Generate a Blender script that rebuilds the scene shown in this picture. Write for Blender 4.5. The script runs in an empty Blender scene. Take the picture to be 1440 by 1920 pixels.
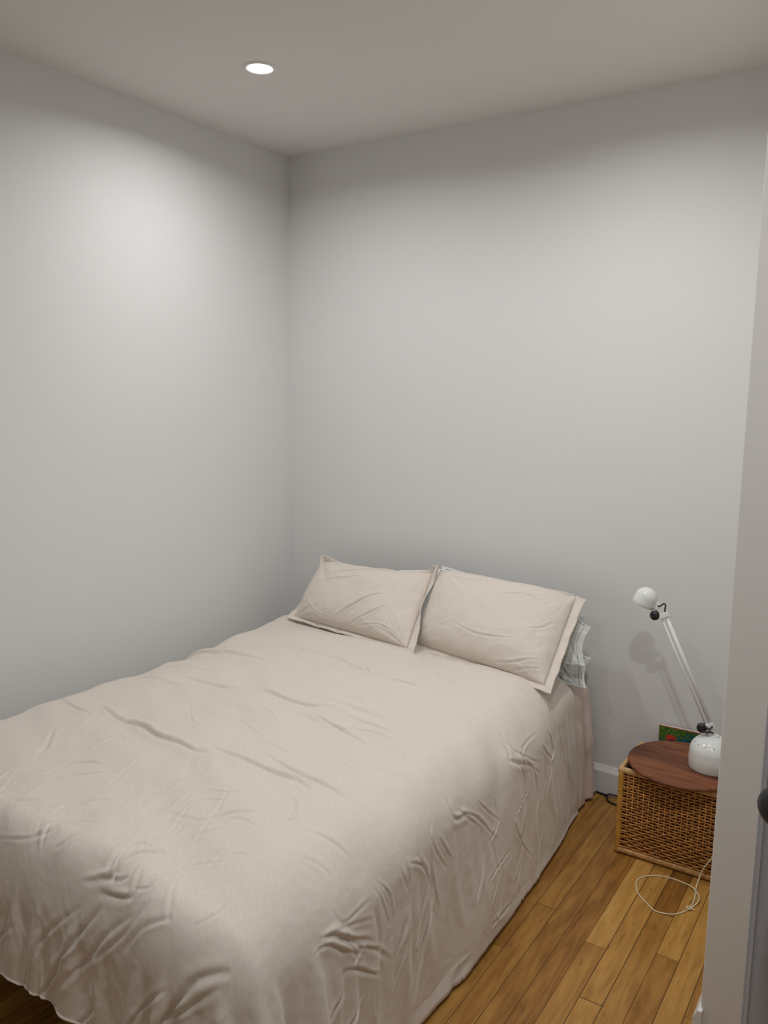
import bpy, bmesh, math, random
import numpy as np
from mathutils import Vector, Matrix

SC = bpy.context.scene
COL = SC.collection
PI = math.pi

# ------------------------------------------------------------------ camera
cam_data = bpy.data.cameras.new('camera')
cam = bpy.data.objects.new('camera', cam_data)
COL.objects.link(cam)
cam_data.sensor_fit = 'VERTICAL'
cam_data.sensor_height = 36.0
cam_data.sensor_width = 27.0
cam_data.lens = 1516.65 / 1920 * 36.0
cam_data.clip_start = 0.02
R_ = (0.834759, 0.550505, 0.011063)
U_ = (-0.090715, 0.117682, 0.988899)
F_ = (-0.543092, 0.826496, -0.148175)
cam.matrix_world = Matrix(((R_[0], U_[0], -F_[0], 2.5698), (R_[1], U_[1], -F_[1], -3.0602),
                           (R_[2], U_[2], -F_[2], 1.5971), (0, 0, 0, 1)))
SC.camera = cam

# ------------------------------------------------------------------ world, exposure
world = bpy.data.worlds.new('world')
SC.world = world
world.use_nodes = True
world.node_tree.nodes['Background'].inputs[0].default_value = (0.8, 0.86, 1.0, 1)
world.node_tree.nodes['Background'].inputs[1].default_value = 0.0
SC.view_settings.view_transform = 'Standard'
SC.view_settings.look = 'None'
SC.view_settings.gamma = 1.0
SC.view_settings.use_curve_mapping = False
SC.view_settings.exposure = -1.18

# ------------------------------------------------------------------ sizes of the room
H = 2.668                 # ceiling
XP, YP = 2.252, -1.145    # corner of the partition that closes the alcove on the right
XE, YS = 3.25, -4.0       # far right wall, wall behind the camera
LIGHT_W = 15.0
LIGHT_COL = (0.985, 0.99, 1.0)
SPREAD = 2.80
DOWNLIGHTS = [(0.608, -0.866, 1.0), (1.70, -0.82, 1.12), (1.25, -2.12, 0.5), (2.34, -2.16, 1.7)]

# ------------------------------------------------------------------ helpers
def tag(o, label=None, cat=None, group=None, kind=None):
    if label: o['label'] = label
    if cat: o['category'] = cat
    if group: o['group'] = group
    if kind: o['kind'] = kind
    return o

def thing(name, label, cat, loc=(0, 0, 0), group=None):
    o = bpy.data.objects.new(name, None)
    o.empty_display_size = 0.05
    COL.objects.link(o)
    o.location = loc
    return tag(o, label, cat, group)

def link(name, me, mat, parent=None, smooth=False):
    o = bpy.data.objects.new(name, me)
    COL.objects.link(o)
    if mat is not None and not me.materials: me.materials.append(mat)
    if smooth:
        me.polygons.foreach_set('use_smooth', [True] * len(me.polygons))
    if parent is not None:
        o.parent = parent
        o.matrix_parent_inverse = Matrix.Translation(-parent.location)
    return o

def obj(name, bm, mat, parent=None, smooth=False):
    me = bpy.data.meshes.new(name)
    bmesh.ops.recalc_face_normals(bm, faces=bm.faces[:])
    bm.to_mesh(me); bm.free()
    return link(name, me, mat, parent, smooth)

def bevel(o, w, seg=2):
    m = o.modifiers.new('bevel', 'BEVEL'); m.width = w; m.segments = seg; m.limit_method = 'ANGLE'
    m.angle_limit = math.radians(40)
    return o

def add_box(bm, a, b, mat=None):
    vs = [bm.verts.new((x, y, z)) for x in (a[0], b[0]) for y in (a[1], b[1]) for z in (a[2], b[2])]
    if mat is not None:
        for v in vs: v.co = mat @ v.co
    for f in ((0, 1, 3, 2), (4, 6, 7, 5), (0, 4, 5, 1), (2, 3, 7, 6), (0, 2, 6, 4), (1, 5, 7, 3)):
        bm.faces.new([vs[i] for i in f])

def box(a, b, mat=None):
    bm = bmesh.new(); add_box(bm, a, b, mat); return bm

def add_lathe(bm, prof, n=48, mat=Matrix()):
    rings = []
    for r, z in prof:
        if r < 1e-6: rings.append([bm.verts.new(mat @ Vector((0, 0, z)))])
        else: rings.append([bm.verts.new(mat @ Vector((r * math.cos(2 * PI * i / n), r * math.sin(2 * PI * i / n), z))) for i in range(n)])
    for A, B in zip(rings[:-1], rings[1:]):
        for i in range(n):
            j = (i + 1) % n
            if len(A) == 1 and len(B) == 1: continue
            if len(A) == 1: bm.faces.new((A[0], B[i], B[j]))
            elif len(B) == 1: bm.faces.new((A[i], B[0], A[j]))
            else: bm.faces.new((A[i], B[i], B[j], A[j]))

def add_tube(bm, pts, rx, ry=None, n=8, up=None, closed=False):
    ry = rx if ry is None else ry
    pts = [Vector(p) for p in pts]; m = len(pts); rings = []
    ref = Vector(up) if up else None
    prev = None
    for i, p in enumerate(pts):
        a = pts[i - 1] if (i > 0 or closed) else p
        b = pts[(i + 1) % m] if (i < m - 1 or closed) else p
        t = (b - a).normalized()
        if ref is not None: s = ref - t * ref.dot(t)
        elif prev is None:
            q = Vector((0, 0, 1)) if abs(t.z) < 0.9 else Vector((1, 0, 0)); s = q - t * q.dot(t)
        else: s = prev - t * prev.dot(t)
        s.normalize(); prev = s; w = t.cross(s)
        rings.append([bm.verts.new(p + s * (math.cos(2 * PI * k / n) * rx) + w * (math.sin(2 * PI * k / n) * ry)) for k in range(n)])
    pairs = list(zip(rings[:-1], rings[1:])) + ([(rings[-1], rings[0])] if closed else [])
    for A, B in pairs:
        for k in range(n):
            bm.faces.new((A[k], A[(k + 1) % n], B[(k + 1) % n], B[k]))
    if not closed:
        bm.faces.new(rings[0][::-1]); bm.faces.new(rings[-1])

def smooth_path(pts, sub=8):
    P = [Vector(p) for p in pts]; out = []
    for i in range(len(P) - 1):
        p0, p1, p2, p3 = P[max(i - 1, 0)], P[i], P[i + 1], P[min(i + 2, len(P) - 1)]
        for k in range(sub):
            t = k / sub
            out.append(0.5 * ((2 * p1) + (p2 - p0) * t + (2 * p0 - 5 * p1 + 4 * p2 - p3) * t * t + (3 * p1 - p0 - 3 * p2 + p3) * t ** 3))
    out.append(P[-1]); return out

def frame(z_dir, x_hint=(1, 0, 0), loc=(0, 0, 0)):
    z = Vector(z_dir).normalized(); x = Vector(x_hint); x = (x - z * x.dot(z)).normalized(); y = z.cross(x)
    return Matrix(((x.x, y.x, z.x, loc[0]), (x.y, y.y, z.y, loc[1]), (x.z, y.z, z.z, loc[2]), (0, 0, 0, 1)))

# 2-D gradient noise on arrays
_rng = np.random.RandomState(7)
_perm = _rng.permutation(512).astype(np.int64)
_ang = _rng.rand(512) * 2 * np.pi
def noise2(x, y, seed=0):
    x = np.asarray(x, float) + seed * 17.31; y = np.asarray(y, float) + seed * 9.73
    xi = np.floor(x).astype(np.int64); yi = np.floor(y).astype(np.int64); xf = x - xi; yf = y - yi
    u = xf ** 3 * (xf * (xf * 6 - 15) + 10); v = yf ** 3 * (yf * (yf * 6 - 15) + 10)
    def g(i, j, dx, dy):
        a = _ang[_perm[(_perm[(xi + i) & 511] + yi + j) & 511]]
        return np.cos(a) * dx + np.sin(a) * dy
    n0 = g(0, 0, xf, yf) * (1 - u) + g(1, 0, xf - 1, yf) * u
    n1 = g(0, 1, xf, yf - 1) * (1 - u) + g(1, 1, xf - 1, yf - 1) * u
    return (n0 * (1 - v) + n1 * v) * 1.5
def fbm(x, y, oct=4, seed=0):
    s = 0; a = 1.0
    for k in range(oct):
        s = s + a * noise2(x * 2 ** k, y * 2 ** k, seed + k * 3); a *= 0.5
    return s
def ridged(x, y, oct=3, seed=0):
    s = 0; a = 1.0
    for k in range(oct):
        s = s + a * (1 - np.abs(noise2(x * 2 ** k, y * 2 ** k, seed + k * 5)) * 2.2); a *= 0.5
    return s
def sstep(a, b, x):
    t = np.clip((x - a) / (b - a), 0, 1); return t * t * (3 - 2 * t)

def grid_mesh(name, X, Y, Z, U=None, V=None, closed_u=False):
    n, m = X.shape
    co = np.stack([X, Y, Z], -1).reshape(-1, 3)
    idx = np.arange(n * m).reshape(n, m)
    q = np.stack([idx[:-1, :-1], idx[1:, :-1], idx[1:, 1:], idx[:-1, 1:]], -1).reshape(-1, 4)
    me = bpy.data.meshes.new(name)
    me.from_pydata(co.tolist(), [], q.tolist())
    if U is not None:
        uv = me.uv_layers.new(name='UVMap')
        li = np.empty(len(me.loops), dtype=np.int32); me.loops.foreach_get('vertex_index', li)
        uvs = np.stack([U.reshape(-1)[li], V.reshape(-1)[li]], -1).astype(np.float32)
        uv.data.foreach_set('uv', uvs.reshape(-1))
    me.polygons.foreach_set('use_smooth', [True] * len(me.polygons))
    me.update()
    return me

# ------------------------------------------------------------------ materials
class NT:
    def __init__(s, name):
        s.m = bpy.data.materials.new(name); s.m.use_nodes = True
        s.t = s.m.node_tree; s.b = s.t.nodes['Principled BSDF']
    def n(s, kind, **kw):
        o = s.t.nodes.new(kind)
        for k, v in kw.items():
            if k.startswith('i_'):
                key = k[2:]; key = int(key) if key.isdigit() else key.replace('_', ' ')
                o.inputs[key].default_value = v
            else: setattr(o, k, v)
        return o
    def l(s, a, b): s.t.links.new(a, b)
    def math(s, op, a, b=None, c=None):
        o = s.n('ShaderNodeMath', operation=op)
        for i, v in enumerate((a, b, c)):
            if v is None: continue
            if isinstance(v, (int, float)): o.inputs[i].default_value = v
            else: s.l(v, o.inputs[i])
        return o.outputs[0]
    def mix(s, f, a, b, mode='MIX'):
        o = s.n('ShaderNodeMix', data_type='RGBA', blend_type=mode)
        for i, v in ((0, f), (6, a), (7, b)):
            if isinstance(v, (int, float)): o.inputs[i].default_value = v
            elif isinstance(v, tuple): o.inputs[i].default_value = v if len(v) == 4 else v + (1,)
            else: s.l(v, o.inputs[i])
        return o.outputs[2]
    def ramp(s, f, stops):
        o = s.n('ShaderNodeValToRGB'); cr = o.color_ramp
        while len(cr.elements) < len(stops): cr.elements.new(0.5)
        for e, (p, c) in zip(cr.elements, stops):
            e.position = p; e.color = c if len(c) == 4 else c + (1,)
        s.l(f, o.inputs[0]); return o.outputs[0]
    def bump(s, h, strength, dist):
        o = s.n('ShaderNodeBump', i_Strength=strength, i_Distance=dist); s.l(h, o.inputs['Height']); s.l(o.outputs[0], s.b.inputs['Normal'])
        return o
    def set(s, **kw):
        for k, v in kw.items():
            k = k.replace('_', ' ')
            if isinstance(v, tuple) and len(v) == 3: v = v + (1,)
            s.b.inputs[k].default_value = v
        return s

def plain(name, col, rough=0.5, metal=0.0, vary=0.04, scale=30.0, spec=0.5, bump=0.0, coat=0.0):
    t = NT(name); t.set(Roughness=rough, Metallic=metal)
    t.b.inputs['Specular IOR Level'].default_value = spec
    t.b.inputs['Coat Weight'].default_value = coat
    tc = t.n('ShaderNodeTexCoord')
    no = t.n('ShaderNodeTexNoise', i_Scale=scale, i_Detail=3.0); t.l(tc.outputs['Object'], no.inputs['Vector'])
    c0 = tuple(max(0, c * (1 - vary)) for c in col); c1 = tuple(min(1, c * (1 + vary)) for c in col)
    t.l(t.ramp(no.outputs['Fac'], [(0.3, c0), (0.7, c1)]), t.b.inputs['Base Color'])
    if bump: t.bump(no.outputs['Fac'], bump, 0.002)
    return t.m

def paint(name, col, rough=0.6):
    t = NT(name); t.set(Roughness=rough); t.b.inputs['Specular IOR Level'].default_value = 0.3
    tc = t.n('ShaderNodeTexCoord')
    a = t.n('ShaderNodeTexNoise', i_Scale=1.3, i_Detail=2.0); t.l(tc.outputs['Object'], a.inputs['Vector'])
    t.l(t.ramp(a.outputs['Fac'], [(0.3, tuple(c * 0.985 for c in col)), (0.7, col)]), t.b.inputs['Base Color'])
    b = t.n('ShaderNodeTexNoise', i_Scale=260.0, i_Detail=3.0); t.l(tc.outputs['Object'], b.inputs['Vector'])
    t.bump(b.outputs['Fac'], 0.06, 0.0006)
    return t.m

M_WALL = paint('wall_paint', (0.79, 0.79, 0.775))
M_PART = paint('partition_warm_bounce', (0.80, 0.783, 0.735))  # wall paint with the floor's warm bounce light mixed into its colour
M_CEIL = paint('ceiling_paint', (0.78, 0.765, 0.745), 0.8)
M_TRIM = paint('trim_paint', (0.80, 0.80, 0.79), 0.35)
M_BEAD = paint('bead_paint', (0.47, 0.47, 0.49), 0.35)
M_DOOR = paint('door_paint', (0.40, 0.41, 0.44), 0.45)

def wood_floor():
    t = NT('floor_boards')
    uv = t.n('ShaderNodeUVMap', uv_map='UVMap')      # u across the board 0..1, v along it in metres
    at = t.n('ShaderNodeAttribute', attribute_name='board')   # r tone, g offset, b gap darkness
    sep = t.n('ShaderNodeSeparateColor'); t.l(at.outputs['Color'], sep.inputs[0])
    tone, off, gap = sep.outputs[0], sep.outputs[1], sep.outputs[2]
    su = t.n('ShaderNodeSeparateXYZ'); t.l(uv.outputs[0], su.inputs[0])
    u, v = su.outputs[0], su.outputs[1]
    def vec(a, b, c):
        o = t.n('ShaderNodeCombineXYZ')
        for i, x in enumerate((a, b, c)):
            if isinstance(x, (int, float)): o.inputs[i].default_value = x
            else: t.l(x, o.inputs[i])
        return o.outputs[0]
    o30 = t.math('MULTIPLY', off, 37.0)
    um = t.math('MULTIPLY', u, 0.0629)
    # wide figure: cathedral arches from warped rings
    wv = t.n('ShaderNodeTexNoise', i_Scale=1.0, i_Detail=2.0); t.l(vec(t.math('MULTIPLY', um, 22.0), t.math('MULTIPLY', v, 2.6), o30), wv.inputs['Vector'])
    ph = t.math('ADD', t.math('MULTIPLY', um, 110.0), t.math('MULTIPLY', wv.outputs['Fac'], 26.0))
    ring = t.math('MULTIPLY_ADD', t.math('SINE', ph), 0.5, 0.5)
    fine = t.n('ShaderNodeTexNoise', i_Scale=1.0, i_Detail=5.0, i_Roughness=0.6); t.l(vec(t.math('MULTIPLY', um, 420.0), t.math('MULTIPLY', v, 9.0), o30), fine.inputs['Vector'])
    blot = t.n('ShaderNodeTexNoise', i_Scale=1.0, i_Detail=4.0, i_Roughness=0.6); t.l(vec(t.math('MULTIPLY', um, 34.0), t.math('MULTIPLY', v, 7.0), o30), blot.inputs['Vector'])
    f = t.math('ADD', t.math('MULTIPLY', tone, 0.62), t.math('MULTIPLY', ring, 0.10))
    f = t.math('ADD', f, t.math('MULTIPLY', fine.outputs['Fac'], 0.22))
    f = t.math('ADD', f, t.math('MULTIPLY', t.math('SUBTRACT', blot.outputs['Fac'], 0.5), 0.42))
    col = t.ramp(f, [(0.12, (0.13, 0.047, 0.009)), (0.38, (0.31, 0.140, 0.029)), (0.60, (0.47, 0.246, 0.058)), (0.86, (0.63, 0.372, 0.115))])
    # small dark mineral streaks and knots
    kn = t.n('ShaderNodeTexNoise', i_Scale=1.0, i_Detail=3.0); t.l(vec(t.math('MULTIPLY', um, 75.0), t.math('MULTIPLY', v, 17.0), t.math('ADD', o30, 5.0)), kn.inputs['Vector'])
    k = t.ramp(kn.outputs['Fac'], [(0.67, (0, 0, 0)), (0.76, (1, 1, 1))])
    col = t.mix(t.math('MULTIPLY', k, 0.75), col, (0.11, 0.045, 0.012))
    # seams
    e = t.math('MINIMUM', u, t.math('SUBTRACT', 1.0, u))
    em = t.math('MULTIPLY', e, 0.0629)
    ld = t.n('ShaderNodeAttribute', attribute_name='endd')
    le = ld.outputs['Fac']
    g = t.math('MINIMUM', em, le)
    wdt = t.math('MULTIPLY_ADD', gap, 0.0017, 0.0004)
    line = t.math('SUBTRACT', 1.0, t.math('DIVIDE', g, wdt))
    line = t.n('ShaderNodeClamp').inputs[0].node and line
    cl = t.n('ShaderNodeClamp'); t.l(line, cl.inputs[0])
    seam = t.math('MULTIPLY', cl.outputs[0], 0.96)
    seam2 = t.math('POWER', seam, 0.5)
    col = t.mix(seam2, col, (0.025, 0.010, 0.004))
    t.l(col, t.b.inputs['Base Color'])
    t.b.inputs['Specular IOR Level'].default_value = 0.35
    r = t.math('MULTIPLY_ADD', fine.outputs['Fac'], 0.15, 0.33); t.l(r, t.b.inputs['Roughness'])
    h = t.math('SUBTRACT', t.math('MULTIPLY', fine.outputs['Fac'], 0.25), t.math('MULTIPLY', seam2, 1.0))
    t.bump(h, 0.25, 0.0012)
    return t.m
M_FLOOR = wood_floor()

def linen(name, col, pat=0.05, pink=(0.02, -0.015, -0.01)):
    t = NT(name); t.set(Roughness=0.9)
    t.b.inputs['Specular IOR Level'].default_value = 0.15
    t.b.inputs['Sheen Weight'].default_value = 0.25
    t.b.inputs['Sheen Roughness'].default_value = 0.5
    uv = t.n('ShaderNodeUVMap', uv_map='UVMap')
    mp = t.n('ShaderNodeMapping'); mp.inputs['Scale'].default_value = (1, 1, 1); t.l(uv.outputs[0], mp.inputs[0])
    # woven broken-zigzag figure, about 2 cm
    br = t.n('ShaderNodeTexBrick', offset=0.5, squash=1.0, i_Scale=1.0)
    br.inputs['Mortar Size'].default_value = 0.0016; br.inputs['Mortar Smooth'].default_value = 0.6
    br.inputs['Brick Width'].default_value = 0.026; br.inputs['Row Height'].default_value = 0.013
    wn = t.n('ShaderNodeTexNoise', i_Scale=40.0, i_Detail=1.0); t.l(mp.outputs[0], wn.inputs['Vector'])
    wp = t.n('ShaderNodeVectorMath', operation='MULTIPLY_ADD'); t.l(wn.outputs['Color'], wp.inputs[0]); wp.inputs[1].default_value = (0.028, 0.028, 0); t.l(mp.outputs[0], wp.inputs[2])
    rot = t.n('ShaderNodeMapping'); rot.inputs['Rotation'].default_value = (0, 0, 0.78); t.l(wp.outputs[0], rot.inputs[0])
    t.l(rot.outputs[0], br.inputs['Vector'])
    slub = t.n('ShaderNodeTexNoise', i_Scale=1.0, i_Detail=4.0, i_Roughness=0.7)
    m2 = t.n('ShaderNodeMapping'); m2.inputs['Scale'].default_value = (300, 110, 1); t.l(uv.outputs[0], m2.inputs[0]); t.l(m2.outputs[0], slub.inputs['Vector'])
    big = t.n('ShaderNodeTexNoise', i_Scale=5.0, i_Detail=3.0); t.l(uv.outputs[0], big.inputs['Vector'])
    lo = tuple(max(0, c * (1 - pat) ) for c in col); hi = tuple(min(1, c * (1 + pat * 0.8)) for c in col)
    f = t.math('MULTIPLY_ADD', br.outputs['Fac'], 0.40, t.math('MULTIPLY', slub.outputs['Fac'], 0.75))
    base = t.ramp(f, [(0.15, lo), (0.85, hi)])
    tint = tuple(min(1, max(0, c + d)) for c, d in zip(col, pink))
    base = t.mix(t.math('MULTIPLY', big.outputs['Fac'], 0.5), base, tint)
    t.l(base, t.b.inputs['Base Color'])
    h = t.math('ADD', t.math('MULTIPLY', br.outputs['Fac'], 0.3), t.math('MULTIPLY', slub.outputs['Fac'], 0.6))
    t.bump(h, 0.18, 0.0012)
    return t.m
M_DUVET = linen('blush_linen', (0.730, 0.668, 0.592))
M_SHAM = linen('blush_sham_linen', (0.742, 0.676, 0.597), 0.03)
M_SHEET = linen('sheet_linen_pink_light', (0.745, 0.62, 0.555), 0.03)  # duvet linen with the pink cast of the light put into its colour
M_WHITE = linen('white_cotton', (0.80, 0.82, 0.79), 0.015, (0, 0, 0))
M_MATT = linen('mattress_ticking', (0.78, 0.76, 0.70), 0.02, (0, 0, 0))
M_SKIRT = plain('box_spring_cloth', (0.72, 0.68, 0.52), 0.9)
M_FRAME = plain('dark_bed_metal', (0.04, 0.04, 0.045), 0.5, 0.6)
M_ENAMEL = plain('white_enamel', (0.80, 0.82, 0.80), 0.05, 0, 0.01, 20, 0.5, 0, 0.4)
M_BLACK = plain('black_plastic', (0.012, 0.012, 0.014), 0.35)
M_KNOB = plain('dark_knob', (0.030, 0.031, 0.035), 0.45, 0.2)
M_CANE = plain('honey_cane', (0.60, 0.285, 0.075), 0.55, 0, 0.35, 45)
M_CANE2 = plain('pale_wrapped_cane', (0.64, 0.40, 0.17), 0.55, 0, 0.2, 60)
M_CANE3 = plain('wrapped_foot_cane', (0.52, 0.29, 0.10), 0.55, 0, 0.25, 60)
M_BAMBOO = plain('bamboo_pole', (0.56, 0.30, 0.055), 0.45, 0, 0.2, 25)
M_DARKIN = plain('basket_inside_shade', (0.07, 0.028, 0.012), 0.8, 0, 0.25, 40)  # shade inside the basket, put into the colour
M_CORD = plain('cream_cord', (0.74, 0.66, 0.45), 0.8, 0, 0.08, 300)
M_RING = plain('downlight_ring', (0.82, 0.82, 0.80), 0.4)
M_PAGES = plain('book_pages', (0.75, 0.70, 0.60), 0.8, 0, 0.05, 120)

def walnut():
    t = NT('walnut'); t.set(Roughness=0.5); t.b.inputs['Specular IOR Level'].default_value = 0.3
    tc = t.n('ShaderNodeTexCoord'); mp = t.n('ShaderNodeMapping'); t.l(tc.outputs['Object'], mp.inputs[0])
    mp.inputs['Rotation'].default_value = (0, 0, 0.5); mp.inputs['Scale'].default_value = (5, 55, 10)
    n1 = t.n('ShaderNodeTexNoise', i_Scale=1.0, i_Detail=5.0, i_Roughness=0.6, i_Distortion=0.6); t.l(mp.outputs[0], n1.inputs['Vector'])
    m2 = t.n('ShaderNodeMapping'); t.l(tc.outputs['Object'], m2.inputs[0]); m2.inputs['Rotation'].default_value = (0, 0, 0.5); m2.inputs['Scale'].default_value = (2.5, 13, 5)
    n2 = t.n('ShaderNodeTexNoise', i_Scale=1.0, i_Detail=2.0, i_Distortion=0.4); t.l(m2.outputs[0], n2.inputs['Vector'])
    f = t.math('ADD', t.math('MULTIPLY', n1.outputs['Fac'], 0.4), t.math('MULTIPLY', n2.outputs['Fac'], 0.6))
    t.l(t.ramp(f, [(0.38, (0.055, 0.018, 0.010)), (0.5, (0.150, 0.050, 0.021)), (0.62, (0.26, 0.095, 0.038))]), t.b.inputs['Base Color'])
    t.bump(n1.outputs['Fac'], 0.08, 0.001)
    return t.m
M_WALNUT = walnut()

def emitter(name, col, strength):
    t = NT(name); t.set(Roughness=0.5)
    tc = t.n('ShaderNodeTexCoord'); no = t.n('ShaderNodeTexNoise', i_Scale=60.0); t.l(tc.outputs['Object'], no.inputs['Vector'])
    t.l(t.ramp(no.outputs['Fac'], [(0.3, tuple(c * 0.98 for c in col)), (0.7, col)]), t.b.inputs['Emission Color'])
    t.b.inputs['Emission Strength'].default_value = strength
    return t.m
M_LENS = emitter('lit_lens', (1.0, 0.97, 0.92), 12.0)

# ------------------------------------------------------------------ room shell
def struct(name, bm, mat, bev=0.0):
    o = obj(name, bm, mat); o['kind'] = 'structure'
    if bev: bevel(o, bev)
    return o

PL, X0 = 0.0629, 1.696
def build_floor():
    rnd = random.Random(11)
    fixed = {-1: [(-1.075, None)], 0: [(-0.823, None)], 3: [(-0.914, None)], 4: [(-1.136, None)], 5: [(-0.655, None)], 6: [(-0.848, None)], 1: [(-1.52, None)], 2: [(-1.40, None)], 7: [(-1.45, None)], 8: [(-1.05, None)]}
    tones = {(-1, 0): .38, (-1, 1): .55, (0, 0): .50, (0, 1): .46, (1, 0): .42, (2, 0): .30, (3, 0): .78, (3, 1): .55, (4, 0): .62, (4, 1): .72, (5, 0): .22, (5, 1): .50,
             (6, 0): .70, (6, 1): .42, (7, 0): .66, (8, 0): .44, (8, 1): .55}
    verts, faces, uvs, cols, ends = [], [], [], [], []
    k0 = int(math.floor(-X0 / PL)) - 1; k1 = int((XE - X0) / PL) + 1
    for k in range(k0, k1 + 1):
        xa, xb = X0 + k * PL, X0 + (k + 1) * PL
        if xb <= -0.05: continue
        cuts = []
        y = 0.02
        cuts.append(y)
        if k in fixed:
            for (yy, _) in fixed[k]: cuts.append(yy); y = yy
        else: y -= rnd.uniform(0.15, 0.9)
        if k not in fixed: cuts.append(y)
        while y > YS:
            y -= rnd.uniform(0.55, 1.3); cuts.append(max(y, YS - 0.05))
        gapv = {0: .55, 1: .6, 4: 1.0, 7: .95, 3: .45, -1: .45}.get(k, rnd.choice([.1, .2, .35, .5]))
        for j in range(len(cuts) - 1):
            ya, yb = cuts[j], cuts[j + 1]
            tone = tones.get((k, j), min(.85, max(.15, rnd.gauss(.5, .15)))); off = rnd.random()
            n = 2
            ys = [ya, ya - 0.01, yb + 0.01, yb] if ya - yb > 0.05 else [ya, yb]
            for a, b in zip(ys[:-1], ys[1:]):
                i = len(verts); verts += [(xa, a, 0), (xa, b, 0), (xb, b, 0), (xb, a, 0)]; faces.append((i, i + 1, i + 2, i + 3))
                uvs += [(0, a), (0, b), (1, b), (1, a)]
                cols += [(tone, off, gapv, 1)] * 4
                ends += [min(ya - a, a - yb), min(ya - b, b - yb), min(ya - b, b - yb), min(ya - a, a - yb)]
    me = bpy.data.meshes.new('floor'); me.from_pydata(verts, [], faces)
    uv = me.uv_layers.new(name='UVMap')
    for i, c in enumerate(uvs): uv.data[i].uv = c          # loops are in vertex order
    a = me.color_attributes.new('board', 'FLOAT_COLOR', 'POINT'); a.data.foreach_set('color', [x for c in cols for x in c])
    e = me.attributes.new('endd', 'FLOAT', 'POINT'); e.data.foreach_set('value', ends)
    o = link('floor', me, M_FLOOR); o['kind'] = 'structure'
build_floor()
struct('ceiling', box((-0.1, YS - 0.1, H), (XE + 0.1, 0.1, H + 0.1)), M_CEIL)
struct('wall_left', box((-0.1, YS - 0.1, -0.02), (0, 0.1, H)), M_WALL)
struct('wall_back', box((0, 0, -0.02), (XP + 0.02, 0.1, H)), M_WALL)
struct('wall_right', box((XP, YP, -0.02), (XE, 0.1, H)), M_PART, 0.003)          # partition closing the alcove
struct('wall_front', box((0, YS - 0.1, -0.02), (XE + 0.1, YS, H)), M_WALL)
bm = bmesh.new()
add_box(bm, (XE, YP, -0.02), (XE + 0.1, 0.1, H)); add_box(bm, (XE, -2.12, -0.02), (XE + 0.1, YP, H))
add_box(bm, (XE, YS, -0.02), (XE + 0.1, -2.96, H)); add_box(bm, (XE, -2.96, 2.06), (XE + 0.1, -2.12, H))
struct('wall_side', bm, M_WALL)
bm = bmesh.new()
add_box(bm, (XE + 1.0, -3.2, -0.02), (XE + 1.1, -1.9, H)); add_box(bm, (XE + 0.1, -3.3, -0.02), (XE + 1.1, -3.2, H)); add_box(bm, (XE + 0.1, -1.9, -0.02), (XE + 1.1, -1.8, H))
add_box(bm, (XE + 0.1, -3.2, -0.06), (XE + 1.0, -1.9, -0.02)); add_box(bm, (XE + 0.1, -3.2, 2.3), (XE + 1.0, -1.9, 2.36))
struct('wall_hall', bm, M_WALL)

BBH, BBT = 0.116, 0.014
def baseboard(name, a, b, nrm):
    a = Vector((a[0], a[1], 0)); b = Vector((b[0], b[1], 0)); n = Vector((nrm[0], nrm[1], 0))
    prof = [(0, 0.0), (BBT, 0.0), (BBT, BBH - 0.022), (BBT * 0.45, BBH - 0.006), (BBT * 0.3, BBH), (0, BBH)]
    bm = bmesh.new(); A = [bm.verts.new(a + n * d + Vector((0, 0, z))) for d, z in prof]; B = [bm.verts.new(b + n * d + Vector((0, 0, z))) for d, z in prof]
    for i in range(len(prof)):
        j = (i + 1) % len(prof); bm.faces.new((A[i], A[j], B[j], B[i]))
    bm.faces.new(A[::-1]); bm.faces.new(B)
    return struct(name, bm, M_TRIM)
baseboard('baseboard_back', (BBT, 0), (XP, 0), (0, -1))
baseboard('baseboard_left', (0, 0), (0, YS), (1, 0))
bm = bmesh.new()
prof = [(0, 0.0), (BBT, 0.0), (BBT, BBH - 0.022), (BBT * 0.45, BBH - 0.006), (BBT * 0.3, BBH), (0, BBH)]
R0 = [bm.verts.new((XP - d, -BBT, z)) for d, z in prof]; R1 = [bm.verts.new((XP - d + (0.006 if d == 0 else 0), YP - 0.014, z)) for d, z in prof]; 
for A, B in ((R0, R1),):
    for i in range(6):
        j = (i + 1) % 6; bm.faces.new((A[i], A[j], B[j], B[i]))
bm.faces.new(R0[::-1]); bm.faces.new(R1)
struct('baseboard_right', bm, M_TRIM)
bm = bmesh.new()
for (ya, yb, za, zb) in ((-3.04, -2.96, 0, 2.14), (-2.12, -2.04, 0, 2.14), (-3.04, -2.04, 2.06, 2.14)):
    add_box(bm, (XE - 0.016, ya, za), (XE, yb, zb))
struct('trim_1', bm, M_TRIM)

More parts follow.
